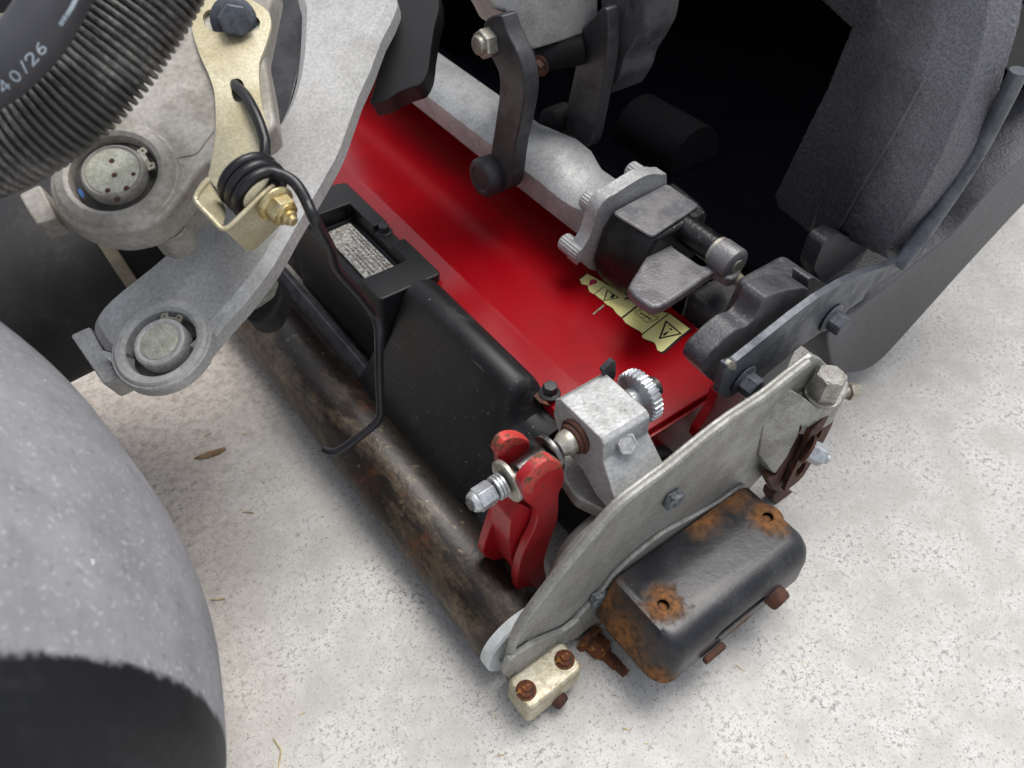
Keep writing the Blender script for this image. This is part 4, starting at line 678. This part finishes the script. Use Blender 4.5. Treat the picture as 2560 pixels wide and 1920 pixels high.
def wall(pts, th): 
    P_ = [Vector(p) for p in pts]; n_ = (P_[1]-P_[0]).cross(P_[2]-P_[0]).normalized(); return slab(rounded(P_, .25), n_*th)
mk('side_wall', wall([(-5.63,23.13,32.60),(-5.66,21.03,31.79),(-6.78,18.41,32.70),(-7.26,20.58,33.40)], .28), GOLD, gk, bevel=.1, seg=3)
mk('front_tab', wall([(-6.87,18.33,32.64),(-6.71,18.15,32.62),(-4.28,18.72,33.47),(-3.70,18.83,33.33),(-3.64,18.73,31.33),(-5.13,18.63,30.57),(-5.57,18.73,30.38),(-5.80,18.85,30.48)], -.28), GOLD, gk, bevel=.1, seg=3)
mk('corner_bend', tube([(-5.74,22.85,32.80),(-6.47,21.77,33.19),(-7.23,20.61,33.42),(-7.31,20.27,33.27),(-7.13,19.28,32.94),(-6.98,18.45,32.66),(-6.84,18.24,32.62),(-6.52,18.19,32.68),(-5.60,18.39,33.00),(-4.28,18.72,33.47),(-3.76,19.00,33.49),(-3.30,19.23,33.48)], .15, 10), GOLD, gk)
s0 = Vector((-4.43,21.43,33.15)); s1 = Vector((-3.42,17.50,32.46)); sx = Vector((0.147,-0.961,-0.218)).normalized()
tb_ = Vector((-3.74,18.32,33.02))
mk('flange_nut', [lathe(tb_, sx, [(1.12,0),(1.12,.12),(.95,.3),(.8,.34)], 32), hexa(tb_+sx*.28, sx, 1.55, .75, None, .3), lathe(tb_+sx*.95, sx, [(.72,0),(.68,.15),(.55,.25)], 28), lathe(tb_+sx*1.15, sx, [(.46,0),(.46,.28),(.3,.32),(.3,.55),(.24,.6)], 22)], GOLDN, gk, bevel=.04)
path = []; R_c = 1.6; au, uu, ww = basis(sx, Vector((-0.47,24.82,35.38))-s0)
turns = 69/24
c0 = Vector((-4.07,21.54,33.17))
for k in range(int(turns*24)+1):
    t = -2*math.pi*k/24; path.append(c0 + sx*(k/24*.66) + (uu*math.cos(t)+ww*math.sin(t))*R_c)
lead = smooth([(-1.13,28.39,35.14),(-1.44,27.28,35.29),(-1.42,26.16,35.31),(-1.58,24.81,35.08),(-1.78,23.59,34.67),(-2.03,22.61,34.17)], 5)
tail = smooth([(-2.65,19.05,34.02),(-2.35,18.54,33.79),(-2.26,17.92,33.47),(-2.26,17.33,33.02),(-2.30,16.60,32.40)]+[(-1.20,17.65,29.33)]+[(-0.18,19.44,26.00),(1.43,19.87,22.50),(2.23,19.94,20.50),(2.34,19.51,19.50),(1.98,18.95,18.50),(1.55,18.55,16.00),(1.12,18.08,13.40),(0.86,17.81,12.30),(0.20,17.69,11.60),(-1.20,17.89,10.80),(-2.40,18.23,10.00),(-3.10,18.58,9.70),(-3.56,19.30,9.70)], 5)
wpath = list(lead)+path+list(tail)
ws = thing('torsion_spring', 'black coated coil spring with a long bent wire leg', 'spring', tuple(s0))
mk('wire', tube(wpath, .33, 14, 0), WIRE, ws, angle=60)

# ================================================================ hoses
hp = smooth([(-2.64,26.39,44.80),(-4.60,25.68,43.16),(-6.51,25.13,41.65),(-8.95,24.68,39.90),(-11.31,24.63,38.47),(-13.74,25.05,37.34),(-16.20,25.88,36.48),(-18.81,27.21,35.89)], 40)
acc = [0.0]
for i in range(1, len(hp)): acc.append(acc[-1]+(hp[i]-hp[i-1]).length)
hq, s_, i = [], 0.0, 0
while s_ < acc[-1]:
    while acc[i+1] < s_: i += 1
    hq.append(hp[i].lerp(hp[i+1], (s_-acc[i])/(acc[i+1]-acc[i]))); s_ += .385/8
RIB = (2.12,2.42,2.5,2.52,2.52,2.5,2.42,2.12)
rh = mk('ribbed_hose', tube(hq, 2.75, 40, 0, rfun=lambda s: RIB[int(round(s/(.385/8)))%8]), plain('ribbed_black_sleeve', '#454544', '#363637', .36, 20, 300, .05, dust='#aaa7a0', lod=.42, hid=.75, scd=14), None, angle=80, label='ribbed black corrugated hose sleeve curving across the upper left corner', cat='hose')
sh = mk('smooth_hose', tube([(-8.11,23.17,46.11),(-9.57,22.49,44.78),(-10.41,22.18,44.06),(-11.31,21.91,43.34),(-12.31,21.77,42.66),(-13.43,21.79,42.02),(-14.61,22.01,41.47),(-15.88,22.43,41.03)], 1.3, 32, 8), plain('matt_black_hose', '#45454a', '#38383c', .5, 20, 300, .06, dust='#5e5c58', lod=.55, hid=.9, scd=20), None, label='smooth black hose with pale printed numbers beside the ribbed sleeve', cat='hose')
glyph = {'4': [[(.75,0),(.75,1),(0,.3),(1,.3)]], '0': [[(.5+.42*math.cos(t/12*2*math.pi),.5+.5*math.sin(t/12*2*math.pi)) for t in range(13)]], '/': [[(.2,0),(.8,1)]], '2': [[(0,.75),(.15,.95),(.5,1),(.9,.85),(.85,.55),(.05,0),(1,0)]], '6': [[(.85,.95),(.4,.8),(.08,.4),(.15,.1),(.5,0),(.9,.15),(.85,.45),(.5,.55),(.15,.4)]]}
S = []
cd = Vector((-0.433,-0.519,0.737))
for ch, c, nx in (('4', (-13.79,20.26,41.81), (-13.41,20.26,42.03)), ('0', (-13.22,20.23,42.12), (-12.81,20.24,42.37)), ('/', (-12.75,20.24,42.40), (-12.36,20.28,42.66)), ('2', (-12.34,20.26,42.66), (-11.94,20.28,42.91)), ('6', (-11.85,20.28,42.97), (-11.45,20.31,43.22))):
    c = Vector(c); ex = (Vector(nx)-c).normalized(); ey = cd.cross(ex).normalized()
    for poly in glyph[ch]:
        S += stroke([c+ex*(x-.5)*.4+ey*(y-.5)*.5+cd*.15 for x,y in poly], .07, cd)
mk('printed_numbers', S, INKW, sh, kind='stuff')
mk('printed_stripe', stroke([(-9.74,20.43,44.72),(-10.10,20.30,44.41),(-10.38,20.22,44.20)], .2, cd, h=.01)+stroke([(-10.53,20.21,44.10),(-10.57,20.19,44.06)], .2, cd, h=.01)+stroke([(-10.70,20.16,43.97),(-10.77,20.15,43.91)], .2, cd, h=.01), INKW, sh)

# ================================================================ dark parts under the arms
dr = thing('axle_drum', 'black rubbery drum under the grey arms at left', 'drum', (-16.01,36.80,18.51))
dc = Vector((-16.33,37.68,18.93)); da = Vector((0.987,-0.013,0.163)).normalized()
mk('drum', lathe(dc, da, [(.5,-9),(3,-8.6),(5.2,-7),(6.5,-4.5),(7.1,-1.5),(7.2,1.5),(7.2,4.2),(6.9,5.6),(6.2,5.8),(1,5.8)], 64), RUBBER, dr, angle=40)
mk('band', lathe(dc, da, [(6.3,5.6),(6.6,5.7),(6.6,6.5),(6.2,6.6),(1,6.6)], 56), TAN, dr)
mk('hub', lathe(dc, da, [(4.8,6.5),(4.8,9.5),(3.5,9.8),(2,11)], 40), DARK, dr)
mk('brass_plate', slab(rounded([(-9.36,38.44,19.49),(-6.04,37.89,21.05),(-4.89,36.54,20.78),(-6.55,36.11,19.51),(-8.02,36.29,18.77),(-9.65,37.15,18.42)], .4), (0.433,0.519,-0.737)), OLIVE, dr, bevel=.1)
mk('block', slab(rounded([(-10.24,37.92,21.32),(-9.19,37.20,21.44),(-9.29,36.51,20.89),(-10.17,36.40,20.30)], .3), (0.866,1.037,-1.475)), BOLTK, dr, bevel=.2)
mk('fitting', cyl((-10.46,35.90,19.77), (-8.26,34.95,20.40), 1.5), DARK, dr)
mk('fitting_ring', cyl((-8.43,35.04,20.36), (-8.15,34.93,20.45), 1.55), GOLD, dr)
mf = thing('mower_frame', 'brownish frame plate behind the smooth hose in the top left corner', 'frame', (-9.39,50.86,32.28))
mk('plate', slab(rounded([(-11.24,49.84,33.19),(-9.53,48.50,33.24),(-9.42,47.93,32.91),(-9.79,47.59,32.45),(-10.51,47.65,32.08),(-12.17,48.53,31.72)], .3), (0.866,1.037,-1.475)), ARMU, mf, bevel=.2)
mk('upper_bar', slab(rounded([(-11.05,50.12,33.50),(-8.52,48.32,33.72),(-7.86,48.18,34.01),(-7.62,47.81,33.89),(-8.18,47.90,33.62),(-9.49,48.46,33.25),(-11.29,49.78,33.12)], .3), (0.866,1.037,-1.475)), TAN, mf, bevel=.2)
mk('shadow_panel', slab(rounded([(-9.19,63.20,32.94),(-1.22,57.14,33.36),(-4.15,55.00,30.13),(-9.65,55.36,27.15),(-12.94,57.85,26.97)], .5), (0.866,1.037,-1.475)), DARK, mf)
mk('red_foot', slab(rounded([(-21.37,42.27,13.78),(-19.81,39.84,12.99),(-19.30,38.60,12.41),(-19.84,38.72,12.18),(-21.93,41.46,12.87)], .3), (0.866,1.037,-1.475)), REDW, mf, bevel=.1)
# ================================================================ litter on the slab
lf = [Vector(p) for p in [(-11.02,32.36,0.15),(-10.24,32.38,0.15),(-9.21,32.22,0.15),(-8.23,31.95,0.15),(-8.27,31.67,0.15),(-9.04,31.53,0.15),(-10.05,31.72,0.15),(-10.69,32.04,0.15)]]
n_ = len(lf); cen = sum(lf, Vector())/n_+Vector((0,0,.35))
mk('dead_leaf', (lf+[cen]+[p-Vector((0,0,.12)) for p in lf], [(i,(i+1)%n_,n_) for i in range(n_)]+[(i,(i+1)%n_,n_+1+(i+1)%n_,n_+1+i) for i in range(n_)]+[tuple(range(n_+1,2*n_+1))]), LEAFM, None, label='curled brown dead leaf on the concrete beside the tyre', cat='leaf')
for nm, pts, lb in (('straw', [(-16.24,5.67,0.10),(-16.21,5.16,0.10),(-16.16,4.71,0.10),(-16.49,4.21,0.10),(-16.84,3.67,0.10)], 'pale bent straw on the concrete at the bottom edge'),
                    ('straw', [(-15.39,18.33,0.10),(-14.97,17.99,0.10),(-14.50,17.75,0.10)], 'short dry straw touching the tyre edge on the concrete'),
                    ('straw', [(-9.93,24.49,0.10),(-9.55,24.26,0.10),(-9.22,23.86,0.10)], 'short brown straw on the concrete above the dusty tyre')):
    mk(nm, tube(pts, .055, 6, 3), STRAW, None, label=lb, cat='straw', group='dry straws on the concrete')

S = []
for k in range(16):                                   # bits of cut grass blown about the slab
    x, y = random.choice(((random.uniform(-14,-3), random.uniform(2,48)), (random.uniform(3,40), random.uniform(-22,-5)), (random.uniform(-12,6), random.uniform(-14,0))))
    t, l, w_ = random.uniform(0,6.28), random.uniform(.25,.9), random.uniform(.03,.06)
    u_ = Vector((math.cos(t), math.sin(t), 0)); v_ = Vector((-u_.y, u_.x, 0))*w_; c = Vector((x,y,.03))
    S.append(slab([c-u_*l/2-v_*.4, c-v_, c+u_*l/2-v_*.2, c+u_*l/2+v_*.2, c+v_, c-u_*l/2+v_*.4], (0,0,.04)))
o = mk('grass_clippings', S, STRAW, None, kind='stuff', label='scattered dry grass clippings on the concrete', cat='clippings')
